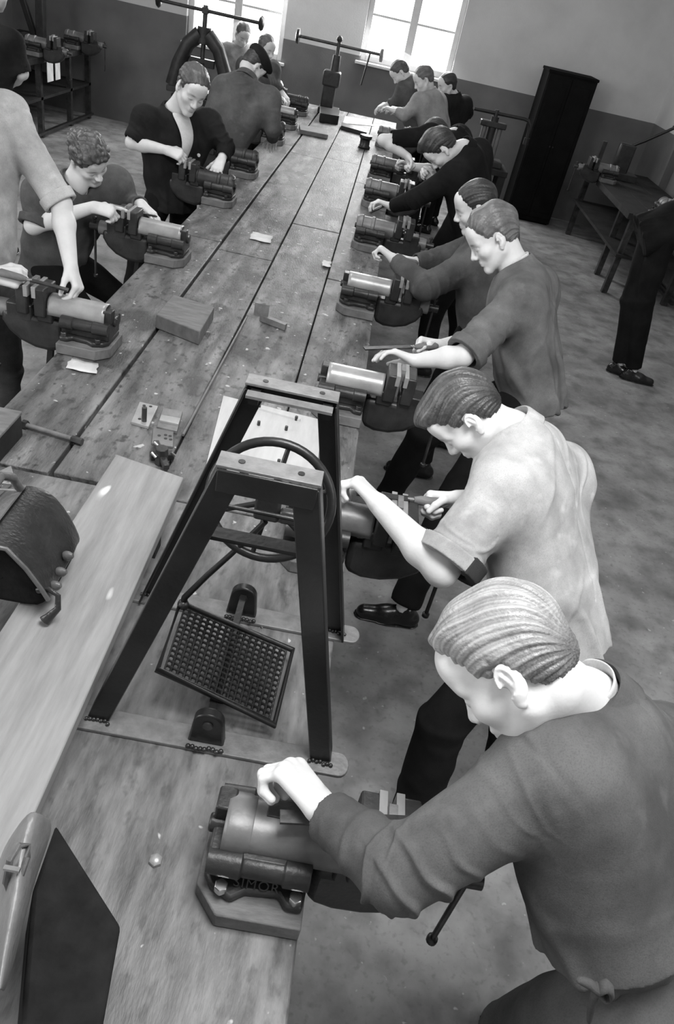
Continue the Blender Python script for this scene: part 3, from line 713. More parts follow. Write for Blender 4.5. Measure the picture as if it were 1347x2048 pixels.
C_PALE = cloth('cloth_pale', 0.36, 0.52); C_BLACK = cloth('cloth_black', 0.006, 0.012); C_DARK = cloth('cloth_dark', 0.011, 0.02)
C_TROUSER = cloth('trouser_black', 0.006, 0.011); C_WHITE = cloth('cloth_white', 0.6, 0.7); C_APRON = cloth('cloth_apron', 0.07, 0.11)
C_COAT = cloth('cloth_coat', 0.26, 0.36); C_LINING = cloth('cuff_lining', 0.03, 0.05)
SHOE = mat('shoe_leather', 0.008, 0.016, 10, 0.22, 0.05, 60)

def V3(*a): return np.array(a, float)
def nrm(v): v = np.asarray(v, float); return v / np.linalg.norm(v)
def frame(yaw, pitch, roll):
    y, p, r = np.radians([yaw, pitch, roll])
    f = V3(math.cos(y) * math.cos(p), math.sin(y) * math.cos(p), -math.sin(p))
    rt = nrm(np.cross(f, [0, 0, 1])); u = np.cross(rt, f)
    r2 = rt * math.cos(r) + u * math.sin(r)
    return np.array([r2, f, np.cross(r2, f)])                  # rows: right, forward, up
class Field:
    """a list of rounded shapes melted together"""
    def __init__(s): s.p = []
    def cone(s, a, b, ra, rb, k=.02, flat=None, fs=1.0, op='u', cap=False): s.p.append(('c', V3(*a), V3(*b), ra, rb, k, flat, fs, op, cap)); return s
    def ell(s, c, rad, B, k=.02, op='u'): s.p.append(('e', V3(*c), V3(*rad), np.asarray(B), k, op)); return s
    def half(s, c, n, rad, k=.006): s.p.append(('h', V3(*c), nrm(n), rad, k)); return s
    def fn(s, lo, hi, f): s.p.append(('f', V3(*lo), V3(*hi), f)); return s
    def bounds(s):
        lo, hi = V3(9, 9, 9), V3(-9, -9, -9)
        for q in s.p:
            if q[0] == 'c' and q[8] == 'u': r = max(q[3], q[4]); lo = np.minimum(lo, np.minimum(q[1], q[2]) - r); hi = np.maximum(hi, np.maximum(q[1], q[2]) + r)
            if q[0] == 'e' and q[5] == 'u': r = q[2].max(); lo = np.minimum(lo, q[1] - r); hi = np.maximum(hi, q[1] + r)
        return lo, hi
    def mesh(s, h):
        lo, hi = s.bounds(); lo = lo - 3 * h - .012; hi = hi + 3 * h + .012
        n = np.ceil((hi - lo) / h).astype(int) + 1
        ax = [(lo[i] + h * np.arange(n[i])).astype(np.float32) for i in range(3)]
        D = np.full(n, 0.5, np.float32)
        for q in s.p:
            if q[0] == 'c': m = max(q[3], q[4]) + q[5] + 2 * h + .01; b0, b1 = np.minimum(q[1], q[2]) - m, np.maximum(q[1], q[2]) + m
            elif q[0] == 'e': m = q[2].max() + q[4] + 2 * h + .01; b0, b1 = q[1] - m, q[1] + m
            elif q[0] == 'h': b0, b1 = q[1] - q[3], q[1] + q[3]
            else: b0, b1 = q[1], q[2]
            i0 = np.clip(np.floor((b0 - lo) / h).astype(int), 0, n); i1 = np.clip(np.ceil((b1 - lo) / h).astype(int) + 1, 0, n)
            if (i1 <= i0).any(): continue
            sl = tuple(slice(i0[i], i1[i]) for i in range(3))
            x, y, z = ax[0][sl[0]][:, None, None], ax[1][sl[1]][None, :, None], ax[2][sl[2]][None, None, :]
            cur = D[sl]
            if q[0] == 'c':
                a, b = q[1], q[2]; px, py, pz = x - a[0], y - a[1], z - a[2]; ba = b - a
                if q[6] is not None:
                    fl = q[6]; d = (px * fl[0] + py * fl[1] + pz * fl[2]) * (q[7] - 1)
                    px, py, pz = px + d * fl[0], py + d * fl[1], pz + d * fl[2]
                    ba = ba + fl * (np.dot(ba, fl) * (q[7] - 1))
                L2 = max(float(np.dot(ba, ba)), 1e-9)
                tt = (px * ba[0] + py * ba[1] + pz * ba[2]) / L2; t = np.clip(tt, 0, 1)
                d = np.sqrt((px - t * ba[0]) ** 2 + (py - t * ba[1]) ** 2 + (pz - t * ba[2]) ** 2) - (q[3] + (q[4] - q[3]) * t)
                if q[9]: d = np.maximum(d, (np.abs(tt - .5) - .5) * math.sqrt(L2))
                k, op = q[5], q[8]
            elif q[0] == 'e':
                c, r, B = q[1], q[2], q[3]; px, py, pz = x - c[0], y - c[1], z - c[2]
                e = [(px * B[i][0] + py * B[i][1] + pz * B[i][2]) / r[i] for i in range(3)]
                k0 = np.sqrt(e[0] ** 2 + e[1] ** 2 + e[2] ** 2); k1 = np.sqrt((e[0] / r[0]) ** 2 + (e[1] / r[1]) ** 2 + (e[2] / r[2]) ** 2)
                d = k0 * (k0 - 1) / np.maximum(k1, 1e-6); k, op = q[4], q[5]
            elif q[0] == 'h':
                d = (x - q[1][0]) * q[2][0] + (y - q[1][1]) * q[2][1] + (z - q[1][2]) * q[2][2]; k = q[4]; op = 'i'
            else:
                D[sl] = q[3](x, y, z, cur); continue
            if op == 'u':
                g = np.maximum(k - np.abs(cur - d), 0) / k; D[sl] = np.minimum(cur, d) - g * g * k * .25
            else:
                if op == 's': d = -d
                g = np.maximum(k - np.abs(cur - d), 0) / k; D[sl] = np.maximum(cur, d) + g * g * k * .25
        return surface(D, lo, h)
def surface(D, lo, h):
    S = D < 0; n = D.shape
    c = np.zeros((n[0] - 1, n[1] - 1, n[2] - 1), np.int8)
    for i in (0, 1):
        for j in (0, 1):
            for k in (0, 1): c += S[i:n[0] - 1 + i, j:n[1] - 1 + j, k:n[2] - 1 + k]
    act = (c > 0) & (c < 8); I = np.argwhere(act); idx = np.full(c.shape, -1, np.int32); idx[act] = np.arange(len(I))
    acc = np.zeros((len(I), 3)); cnt = np.zeros(len(I))
    cor = [(i, j, k) for i in (0, 1) for j in (0, 1) for k in (0, 1)]
    vals = {o: D[I[:, 0] + o[0], I[:, 1] + o[1], I[:, 2] + o[2]] for o in cor}
    for o in cor:
        for a in range(3):
            if o[a]: continue
            p = list(o); p[a] = 1; d0, d1 = vals[o], vals[tuple(p)]; m = (d0 < 0) != (d1 < 0)
            t = np.where(m, d0 / np.where(d0 == d1, 1, d0 - d1), 0)
            for b in range(3): acc[:, b] += np.where(m, o[b] + (t if b == a else 0), 0)
            cnt += m
    V = lo + h * (I + acc / cnt[:, None]); Q = []
    for a in range(3):
        b, g = (a + 1) % 3, (a + 2) % 3
        s0 = [slice(None)] * 3; s1 = [slice(None)] * 3; s0[a] = slice(0, -1); s1[a] = slice(1, None)
        A_, B_ = S[tuple(s0)], S[tuple(s1)]; E = np.argwhere(A_ != B_)
        E = E[(E[:, b] > 0) & (E[:, g] > 0)]
        ok = (E[:, b] < c.shape[b]) & (E[:, g] < c.shape[g]); E = E[ok]
        if not len(E): continue
        ins = S[tuple(E.T)]
        def at(db, dg): F = E.copy(); F[:, b] -= db; F[:, g] -= dg; return idx[tuple(F.T)]
        q = np.stack([at(1, 1), at(0, 1), at(0, 0), at(1, 0)], 1)
        q = np.where(ins[:, None], q, q[:, ::-1]); Q.append(q)
    Q = np.concatenate(Q) if Q else np.zeros((0, 4), int)
    return V, Q[(Q >= 0).all(1)]
def relax(V, Q, n=2, f=.5):
    e = np.concatenate([Q[:, [0, 1]], Q[:, [1, 2]], Q[:, [2, 3]], Q[:, [3, 0]]]); N = len(V)
    i = np.concatenate([e[:, 0], e[:, 1]]); j = np.concatenate([e[:, 1], e[:, 0]]); c = np.maximum(np.bincount(i, minlength=N), 1)
    for _ in range(n):
        M_ = np.stack([np.bincount(i, V[j, a], N) for a in range(3)], 1) / c[:, None]; V = V + f * (M_ - V)
    return V
def normals(V, Q):
    n = np.cross(V[Q[:, 2]] - V[Q[:, 0]], V[Q[:, 3]] - V[Q[:, 1]]); N = len(V)
    o = np.stack([sum(np.bincount(Q[:, k], n[:, a], N) for k in range(4)) for a in range(3)], 1)
    return o / np.maximum(np.linalg.norm(o, axis=1), 1e-12)[:, None]
def to_obj(name, parts, m, parent=None, loc=None, tone=None):
    Vs, Qs, k = [], [], 0
    for V, Q in parts: Vs.append(V); Qs.append(Q + k); k += len(V)
    V = np.concatenate(Vs); Q = np.concatenate(Qs)
    W = V if loc is None else V - np.asarray(loc)
    me = bpy.data.meshes.new(name); me.vertices.add(len(V)); me.vertices.foreach_set('co', W.astype(np.float32).ravel())
    me.loops.add(Q.size); me.loops.foreach_set('vertex_index', Q.astype(np.int32).ravel())
    me.polygons.add(len(Q)); me.polygons.foreach_set('loop_start', np.arange(0, Q.size, 4, dtype=np.int32))
    me.update(calc_edges=True); me.polygons.foreach_set('use_smooth', np.ones(len(Q), bool)); me.materials.append(m)
    if tone is not None:
        a = me.attributes.new('tone', 'FLOAT', 'POINT'); a.data.foreach_set('value', tone(V).astype(np.float32))
    o = bpy.data.objects.new(name, me); COL.objects.link(o)
    if parent is not None: o.parent = parent
    elif loc is not None: o.location = loc
    return o
def wob(P, s, seed=0):
    """cheap smooth noise, about -1..1"""
    r = np.random.RandomState(seed); o = np.zeros(len(P))
    for i in range(5):
        k = r.normal(size=3); k = k / np.linalg.norm(k) * s * (1 + .5 * i); o += np.sin(P @ k + r.uniform(0, 6.28) + .8 * np.sin(P @ (r.normal(size=3) * s * .6))) / (1 + .35 * i)
    return o / 2.6
def hand(F, wrist, d, n, thumb, curl=(.5, .7, .5), spread=.12, sc=1.0, tcurl=.5, tout=.8, curls=None):
    """d wrist to knuckles, n the way the palm faces, thumb +1/-1 side along d x n"""
    d = nrm(d); n = nrm(n - d * np.dot(n, d)); l = np.cross(d, n) * thumb
    off = (.030, .010, -.010, -.028); dist = (.090, .094, .090, .082); ln = ((.044, .026, .021), (.048, .029, .022), (.044, .027, .021), (.034, .020, .018))
    for i in range(4):
        kn = wrist + (d * dist[i] + l * off[i]) * sc
        F.cone(wrist + (d * .012 + l * off[i] * .55) * sc, kn, .0165 * sc, .0125 * sc, .014)
    for i in range(4):
        p = wrist + (d * dist[i] + l * off[i]) * sc; ang = 0.0; r = .0098 * sc * (.86 if i == 3 else 1)
        cc = curls[i] if curls else curl
        dd = nrm(d + l * spread * (1.2, .3, -.5, -1.3)[i])
        for j in range(3):
            ang += cc[j]; v = dd * math.cos(ang) + n * math.sin(ang); q = p + v * ln[i][j] * sc
            F.cone(p, q, r, r * .93, .005 if j else .008); p = q; r *= .93
    b = wrist + (d * .022 + l * .022 + n * .008) * sc; v = nrm(d * .75 + l * tout + n * .35)
    p = b + v * .046 * sc; F.cone(b, p, .0165 * sc, .0125 * sc, .012)
    v = nrm(v + d * .35 * tcurl + n * .5 * tcurl - l * .5 * tcurl); q = p + v * .034 * sc; F.cone(p, q, .0118 * sc, .0105 * sc, .006)
    v = nrm(v + d * .2 * tcurl + n * .3 * tcurl - l * .5 * tcurl); F.cone(q, q + v * .026 * sc, .0105 * sc, .0085 * sc, .005)
def head_field(F, o, B, neck, s=1.0):
    def L(r, f, u): return o + (B[0] * r + B[1] * f + B[2] * u) * s
    I = B
    F.ell(L(0, -.012, .042), V3(.074, .096, .083) * s, I, .02)
    F.ell(L(0, .028, -.030), V3(.060, .060, .082) * s, I, .03)
    F.cone(L(0, -.03, -.05), neck, .056 * s, .058 * s, .03)
    for q in (-1, 1):
        F.cone(L(q * .052, -.004, -.052), L(q * .017, .066, -.100), .020 * s, .016 * s, .022)
        F.ell(L(q * .043, .052, -.022), V3(.022, .026, .02) * s, I, .025)
        F.cone(L(q * .047, .066, .020), L(q * .010, .084, .018), .0105 * s, .011 * s, .014)
    F.cone(L(-.008, .070, -.102), L(.008, .070, -.102), .0165 * s, .0165 * s, .016)
    F.ell(L(0, .066, .055), V3(.056, .03, .04) * s, I, .025)
    F.cone(L(0, .082, .016), L(0, .104, -.026), .0085 * s, .0105 * s, .010)
    F.ell(L(0, .104, -.031), V3(.011, .012, .0095) * s, I, .008)
    for q in (-1, 1):
        F.ell(L(q * .013, .095, -.034), V3(.0085, .011, .008) * s, I, .006)
        F.ell(L(q * .031, .093, -.001), V3(.017, .013, .012) * s, I, .012, 's')
        F.ell(L(q * .031, .073, -.003), V3(.0135, .0125, .0125) * s, I, .004)
        F.cone(L(q * .019, .083, .003), L(q * .044, .076, .003), .004 * s, .004 * s, .005)
    F.ell(L(0, .074, -.062), V3(.026, .018, .02) * s, I, .014)
    F.cone(L(-.017, .087, -.060), L(.017, .087, -.060), .0052 * s, .0052 * s, .005)
    F.cone(L(-.014, .086, -.0715), L(.014, .086, -.0715), .0062 * s, .0062 * s, .005)
    F.cone(L(-.021, .095, -.0655), L(.021, .095, -.0655), .0016 * s, .0016 * s, .003, op='s')
    F.ell(L(0, .092, -.083), V3(.02, .006, .005) * s, I, .006, 's')
    for q in (-1, 1):                                           # ears: a shell with rim, hollow and lobe
        E = np.array([B[0] * .92 - B[1] * .38 * q, B[1] * .92 + B[0] * .38 * q, B[2]])
        F.ell(L(q * .079, -.018, -.004), V3(.010, .020, .031) * s, E, .005)
        F.ell(L(q * .077, -.010, -.034), V3(.007, .010, .012) * s, E, .006)
        F.ell(L(q * .088, -.014, .003), V3(.0085, .0120, .0200) * s, E, .003, 's')
        F.ell(L(q * .086, -.006, -.012), V3(.010, .007, .010) * s, E, .003, 's')
        F.cone(L(q * .081, -.020, -.014), L(q * .082, -.014, .012), .004 * s, .0035 * s, .004)
def head_tone(o, B, s=1.0):
    def f(V):
        P = (V - o) @ B.T / s; r, fw, u = np.abs(P[:, 0]), P[:, 1], P[:, 2]; t = np.ones(len(V))
        g = lambda *q: np.exp(-sum(((a - b) / c) ** 2 for a, b, c in q))
        t -= .72 * g((r, .030, .018), (u, .0245 - .10 * np.maximum(r - .03, 0), .0055)) * (fw > .055)     # eyebrows
        t -= .68 * g((r, .031, .014), (u, -.0055, .0035)) * (fw > .06)                            # lashes
        t -= .30 * g((r, 0, .02), (u, -.066, .008)) * (fw > .075)                                 # lips
        return np.clip(t, .12, 1)
    return f
HL = ([-.13, -.055, -.038, -.026, -.010, .004, .022, .034, .055, .075, .090, .13], [-.066, -.062, -.040, .006, .018, -.004, -.002, .030, .052, .066, .076, .08])
def hair_obj(par, o, B, m, style, h, loc, s=1.0, thick=.012, seed=1, rise=0.0):
    F = Field(); taper = .035 if style != 'curly' else .02
    def L(r, f, u): return o + (B[0] * r + B[1] * f + B[2] * u) * s
    F.ell(L(0, -.014, .044), V3(.074 + thick * .8, .096 + thick, .083 + thick) * s, B, .01)
    F.ell(L(0, -.035, -.01), V3(.066, .072, .066) * s, B, .02)
    if style == 'quiff':
        F.ell(L(.01, .055, .112), V3(.055, .045, .026) * s, B, .03); F.ell(L(0, .0, .125), V3(.06, .06, .022) * s, B, .03)
    if style == 'swept': F.ell(L(0, .062, .100), V3(.060, .046, .030) * s, B, .03); F.ell(L(0, .086, .075), V3(.045, .022, .026) * s, B, .02)
    if style == 'slick': F.ell(L(0, .030, .104), V3(.056, .045, .018) * s, B, .03)
    if style == 'curly': F.ell(L(0, .03, .105), V3(.074, .072, .045) * s, B, .03)
    def cut(x, y, z, cur):
        px, py, pz = x - o[0], y - o[1], z - o[2]
        r = (px * B[0][0] + py * B[0][1] + pz * B[0][2]) / s; f = (px * B[1][0] + py * B[1][1] + pz * B[1][2]) / s; u = (px * B[2][0] + py * B[2][1] + pz * B[2][2]) / s
        hl = np.interp(f, HL[0], HL[1]).astype(np.float32) + rise * np.clip(f / .08, 0, 1) - .018 * np.clip(np.abs(r) - .035, 0, .05) / .04 * np.clip((f - .03) / .04, 0, 1)
        g = (hl - u) * .75 * s
        q = np.clip((u - hl) / taper, 0, 1); cur = cur + (thick * 1.05) * s * (1 - q * q * (3 - 2 * q))
        k = .006
        w = np.maximum(k - np.abs(cur - g), 0) / k
        return np.maximum(cur, g) + w * w * k * .25
    F.fn(o - .26, o + .26, cut)
    V, Q = F.mesh(h); V = relax(V, Q, 1)
    P = (V - o) @ B.T / s; N = normals(V, Q)
    side = np.arctan2(P[:, 0], P[:, 2] + .035); depth = np.clip((.17 - np.linalg.norm(P - V3(0, 0, .03), axis=1)) / .05, 0, 1)
    if style == 'curly':
        d = .013 * np.abs(wob(P, 95, seed)) + .008 * wob(P, 45, seed + 1); tn = .55 + .9 * np.abs(wob(P, 95, seed))
    else:
        ph = side * (30 if style in ('slick', 'swept') else 22) + 2.2 * wob(P, 20, seed) + 9 * P[:, 1] * np.sin(side * 1.5) + (22 * P[:, 1] if style == 'wavy' else 0)
        gr = np.sin(ph) * .6 + np.sin(ph * 2.3 + 1.7) * .4
        d = .0026 * gr + .003 * wob(P, 40, seed + 2); tn = .86 + (.24 if style in ('slick', 'swept') else .12) * gr + (.18 if style in ('slick', 'swept') else .06) * np.sin(ph * 5.1 + 3 * wob(P, 30, seed + 4))
        if style == 'wavy': d = d + .0035 * np.sin(P[:, 1] * 80 + P[:, 0] * 30 + 1.5 * wob(P, 18, seed + 5)); 
    V = V + N * d[:, None] * s
    if style in ('slick', 'swept'): tn = tn * np.clip((P[:, 2] + .045) / .085, .38, 1) ** np.clip((.03 - P[:, 1]) / .04, 0, 1)   # shorter, darker hair at the nape
    tn = np.clip(tn, .25, 1.35)
    return to_obj('hair', [(V, Q)], m, par, loc, tone=lambda X: tn)

def person(label, head, neck, pelvis, sh, el, wr, hands=None, legs=None, hair=('slick', HAIR_BROWN), top=C_GREY, bottom=C_TROUSER,
           sleeve=('long', 'long'), hg=.004, ha=.0035, hc=.0065, hl=.009, chest=None, collar=True, shirt=False, cap=False, thick=1.0, hem=.16, hs=1.0, group=None,
           face=True, seed=1, open_front=False, cuffm=None, rise=0.0, arm_r=1.0, sl=1.0, lining=None, fs=1.0):
    """head: (x, y, z, yaw, pitch, roll); sh, el, wr, hands: (left, right)"""
    o = V3(*head[:3]); B = frame(*head[3:]); neck = V3(*neck); pelvis = V3(*pelvis)
    sh = [V3(*p) for p in sh]; el = [V3(*p) for p in el]; wr = [V3(*p) for p in wr]
    up = nrm(neck - pelvis); lat = sh[0] - sh[1]; lat = nrm(lat - up * np.dot(lat, up)); fwd = np.cross(lat, up)
    ch = neck - up * .17 + fwd * .005 if chest is None else V3(*chest)
    foot = V3((legs[0][2][0] + legs[1][2][0]) / 2, (legs[0][2][1] + legs[1][2][1]) / 2, 0)
    hl_ = nrm(V3(lat[0], lat[1], lat[2] * .4)); hips = [pelvis + hl_ * .085 - V3(0, 0, .05), pelvis - hl_ * .085 - V3(0, 0, .05)]
    # ---- skin
    parts = []
    H = Field(); nk2 = neck - up * .03
    head_field(H, o, B, neck, hs)
    H.cone(neck, nk2 - fwd * .01, .060, .075, .03)
    V, Q = H.mesh(hg); parts.append((relax(V, Q, 1, .4), Q))
    for i in (0, 1):
        A = Field()
        A.cone(sh[i] * .35 + el[i] * .65, el[i], .043 * arm_r, .040 * arm_r, .02)
        m = el[i] * .68 + wr[i] * .32
        A.cone(el[i], m, .0395 * arm_r, .0425 * arm_r, .02); A.cone(m, wr[i], .042 * arm_r, .0275 * arm_r, .02)
        if hands and hands[i]: hand(A, wr[i], **hands[i])
        else: hand(A, wr[i], wr[i] - el[i], V3(0, 0, -1) + fwd * .1, 1 if i else -1)
        V, Q = A.mesh(ha); parts.append((relax(V, Q, 1, .35), Q))
    T = Field()
    T.cone(pelvis, ch, .11, .12, .03, fwd, 1.4).cone(ch, neck - up * .05, .12, .07, .03, fwd, 1.3)
    for i in (0, 1):
        T.cone(neck - up * .06, sh[i], .05, .04, .03).cone(sh[i], sh[i] * .3 + el[i] * .7, .042, .038, .02)
        hp, kn, an = hips[i], V3(*legs[i][1]), V3(*legs[i][2])
        T.cone(pelvis, hp, .10, .075, .03).cone(hp, kn, .07, .048, .02).cone(kn, an, .045, .034, .02)
    V, Q = T.mesh(.016); parts.append((V, Q))
    body = to_obj('person', parts, SKIN, None, foot, tone=head_tone(o, B, hs))
    tag(body, label, 'person', group)
    # ---- hair
    if hair: hair_obj(body, o, B, hair[1], hair[0], hg, foot, hs, thick={'slick': .009, 'short': .008, 'wavy': .015, 'quiff': .015, 'curly': .016, 'swept': .012}[hair[0]], seed=seed, rise=rise)
    if cap:
        K = Field()
        def L(r, f, u): return o + B[0] * r + B[1] * f + B[2] * u
        K.ell(L(0, -.015, .075), V3(.088, .112, .068), B, .02); K.ell(L(0, .01, .10), V3(.098, .125, .035), B, .03)
        K.half(L(0, 0, .038), -B[2] - B[1] * .12, .3)
        K.cone(L(-.04, .11, .052), L(.04, .11, .052), .022, .022, .02, B[2], 3.0)
        V, Q = K.mesh(hg * 1.2); to_obj('cap', [(relax(V, Q, 1), Q)], cap, body, foot)
    # ---- jacket or shirt
    G = Field(); t = thick
    back = -fwd
    arms = []
    for i in (0, 1):
        s_ = sleeve[i]; e = el[i]
        G.cone(sh[i], e, .076 * t * arm_r, .061 * t * arm_r * sl, .03) if s_ == 'long' else None
        if s_ == 'long':
            w2 = wr[i] - nrm(wr[i] - e) * .015
            G.cone(e, w2, .061 * t * arm_r * sl, .047 * t * arm_r, .022, cap=True); end, dirn, r_ = w2, nrm(wr[i] - e), .045
        else:
            q = s_ if isinstance(s_, float) else .8
            if q <= 1: end = sh[i] + (e - sh[i]) * q; dirn = nrm(e - sh[i]); G.cone(sh[i], end, .076 * t, .064 * t * sl, .03, cap=True); r_ = .066 * sl
            else:
                G.cone(sh[i], e, .076 * t, .061 * t, .03); end = e + (wr[i] - e) * (q - 1); dirn = nrm(wr[i] - e); G.cone(e, end, .061 * t, .056 * t, .022, cap=True); r_ = .058
            G.cone(end - dirn * .032, end + dirn * .012, r_ * t, r_ * t * .97, .008, cap=True)
        arms.append((sh[i], e, end, dirn, r_))
        G.cone(end - dirn * .01, end + dirn * .04, r_ * .80, r_ * .80, .005, op='s')
    hemc = pelvis - up * hem
    wst = pelvis + up * max(.06, .07 - hem); G.cone(hemc, wst, .192 * t, .182 * t, .03, fwd, 1.42, cap=True).cone(wst, ch, .182 * t, .186 * t, .04, fwd, 1.38)
    G.cone(ch, neck - up * .075, .182 * t, .125 * t, .04, fwd, 1.35)
    for i in (0, 1):
        G.cone(neck - up * .045 + back * .012, sh[i], .058, .074 * t, .045); G.cone(neck - up * .065 + back * .030, sh[i] * .90 + pelvis * .10 + back * .018, .082, .080 * t, .05)
        G.cone(sh[i] + back * .005, pelvis + lat * (.095 if i == 0 else -.095) + up * (.10 + max(0, -1.35 * hem)), .078 * t, .104 * t, .06)
    G.cone(neck + up * .10 + fwd * .02, neck - up * .01 + fwd * .015, .085, .060, .02, op='s')
    V, Q = G.mesh(hc); V = relax(V, Q, 2, .5); N = normals(V, Q)
    d = .004 * wob(V, 14, seed)
    X = (V - pelvis) @ up; Yl = (V - pelvis) @ lat; Zf = (V - pelvis) @ fwd
    ridge = lambda q: 1.35 * np.exp(-np.sin(q) ** 2 / .16) - .42   # rounded crests, wide hollows
    msk = lambda sc, sd: np.clip(wob(V, sc, sd) * 1.4 + .45, 0, 1)
    for a, e, end, dirn, r_ in arms:                            # sleeve creases gather at the elbow and armpit
        for p0, p1 in ((a, e), (e, end)):
            ax_ = p1 - p0; L_ = np.linalg.norm(ax_)
            if L_ < .05: continue
            ax_ = ax_ / L_; tt = (V - p0) @ ax_; rad = np.linalg.norm((V - p0) - tt[:, None] * ax_, axis=1)
            w = np.exp(-(np.maximum(rad - .075, 0) / .02) ** 2) * np.clip((tt + .02) / .03, 0, 1) * np.clip((L_ + .03 - tt) / .03, 0, 1)
            sp = np.arctan2((V - p0) @ np.cross(ax_, fwd), (V - p0) @ fwd)
            nz = wob(V, 20, seed + 3)
            close = np.exp(-((tt - L_ if p1 is e else tt) / .08) ** 2) * 1.0 + .22
            d += .0056 * ridge(tt * 58 + 1.3 * np.sin(sp + seed) + 1.1 * nz) * w * close * msk(13, seed + 11)
            d += .0030 * ridge(tt * 30 + 1.0 * sp + 1.4 * nz + 1) * w * msk(10, seed + 12)
            if p1 is e: d -= .0022 * np.exp(-((tt - .02 - .015 * np.cos(sp)) / .005) ** 2) * np.clip((.105 - rad) / .02, 0, 1)   # armhole seam
    low = np.clip((.34 - X) / .34, 0, 1); inb = np.clip((.26 - np.abs(Yl)) / .05, 0, 1)
    ang = np.arctan2(Yl, Zf)
    d += .010 * ridge(ang * 4.0 + 1.6 * wob(V, 6, seed + 6) + X * 5) * low * inb * msk(8, seed + 13)
    d += .0034 * ridge(X * 15 + Yl * 26 + 2.4 * wob(V, 9, seed + 7)) * inb * msk(9, seed + 14)
    d -= .0025 * np.exp(-(Yl / .005) ** 2) * (Zf < 0) * (X > 0)   # centre back seam
    V = V + N * (d * fs)[:, None]
    jk = to_obj('jacket', [(V, Q)], top, body, foot)
    for i, (a, e, end, dirn, r_) in enumerate(arms):
        if cuffm and sleeve[i] != 'long':
            K = Field(); K.cone(end - dirn * .022, end + dirn * .020, (r_ + .011) * t, (r_ + .008) * t, .006, cap=True); K.cone(end - dirn * .0, end + dirn * .05, r_ * .80, r_ * .78, .004, op='s')
            V, Q = K.mesh(hc * .7); cf_ = to_obj('cuff', [(relax(V, Q, 1), Q)], cuffm, jk, foot)
            if lining:
                K = Field(); K.cone(end - dirn * .028, end + dirn * .024, (r_ + .014) * t, (r_ + .012) * t, .006, cap=True); K.cone(end, end + dirn * .05, r_ * .80, r_ * .78, .004, op='s')
                dn_ = nrm(V3(.55, -.35, -.6) - dirn * np.dot(V3(.55, -.35, -.6), dirn)); K.half(end + dn_ * r_ * .25, -dn_, .2, .004)
                V, Q = K.mesh(hc * .7); to_obj('lining', [(relax(V, Q, 1), Q)], lining, cf_, foot)
    # ---- collar
    if collar:
        for nm, mm, r0, r1, hh, lo_ in ((('shirt_collar', C_WHITE, .064, .068, .044, .0),) if shirt else ()) + (('collar', top, .071, .090, .036, -.018),):
            P = []
            ca = nrm(up * .75 + nrm(o - neck) * .6); cl = nrm(lat - ca * np.dot(lat, ca)); cf = np.cross(cl, ca)
            for a in np.linspace(-2.45, 2.45, 27):
                dv = -cf * math.cos(a) + cl * math.sin(a); f_ = abs(a) / 2.45
                drop = -.050 * max(0, f_ - .6) ** 1.0 * 2.5
                row = [neck + dv * r0 + ca * (drop * .6 - .010), neck + dv * (r0 + .002) + ca * (hh * .6 + drop), neck + dv * (r0 + .007) + ca * (hh + drop)]
                if lo_: row += [neck + dv * (r0 + .013) + ca * (hh * .85 + drop), neck + dv * (r1 + .002) + ca * (lo_ * .2 + drop * 1.1), neck + dv * (r1 + .008 + .012 * f_) + ca * (lo_ + drop * 1.4 - .02 * f_)]
                P.append(row)
            ob = MB().grid([[Vector(p - foot) for p in r] for r in P]).build(nm, mm, jk, solid=.0045, sub=1)
    if open_front:
        c0 = neck + fwd * .06 + up * .005; c1 = pelvis + fwd * .135 + up * .17
        rows = []
        for t_ in np.linspace(0, 1, 7):
            c = c0 * (1 - t_) + c1 * t_ + fwd * (.070 * math.sin(PI * min(t_ * 1.1, 1)) + .014); w = .058 * (1 - t_) ** .6 + .008
            rows.append([Vector(c + lat * w * k - fwd * .012 * k * k - foot) for k in (-1, -.5, 0, .5, 1)])
        MB().grid(rows).build('shirt_front', C_WHITE, jk, solid=.004, sub=1)
        for k in (.1, -.08):
            c = ch + fwd * .142 + lat * k - up * .06; MB().cyl(c - foot, c + fwd * .008 - foot, .011, 12).build('button', C_WHITE, jk)
    # ---- trousers
    R = Field()
    R.ell(pelvis - up * .02, V3(.155, .115, .14), np.array([lat, fwd, up]), .03)
    for i in (0, 1):
        hp, kn, an = hips[i], V3(*legs[i][1]), V3(*legs[i][2]); a2 = an + (kn - an) * .04
        R.cone(hp, kn, .098, .074, .03).cone(kn, a2, .076, .064, .03, cap=True)
    V, Q = R.mesh(hl); V = relax(V, Q, 2); N = normals(V, Q)
    V = V + N * (.006 * wob(V, 11, seed + 8) + .005 * np.clip(wob(V * V3(1, 1, 2.2), 15, seed + 9), 0, 1))[:, None]
    to_obj('trousers', [(V, Q)], bottom, body, foot)
    # ---- shoes
    for i in (0, 1):
        an = V3(*legs[i][2]); dv = nrm(V3(legs[i][3][0], legs[i][3][1], 0)); z = V3(0, 0, 1)
        if an[2] > .14: continue
        K = Field(); g = V3(an[0], an[1], 0) - dv * .05; B2 = np.array([np.cross(dv, z), dv, z])
        K.cone(g + z * .035, g + dv * .11 + z * .032, .038, .043, .02).cone(g + dv * .11 + z * .032, g + dv * .215 + z * .026, .043, .034, .02)
        K.cone(g + dv * .03 + z * .08, g + dv * .02 + z * .04, .037, .04, .02)
        K.cone(g + dv * .06 + z * .06, g + dv * .13 + z * .04, .034, .034, .02)
        K.half(g + dv * .1 + z * .004, -z, .25, .003)
        V, Q = K.mesh(max(hc, .006)); so = to_obj('shoe', [(relax(V, Q, 1), Q)], SHOE, body, foot)
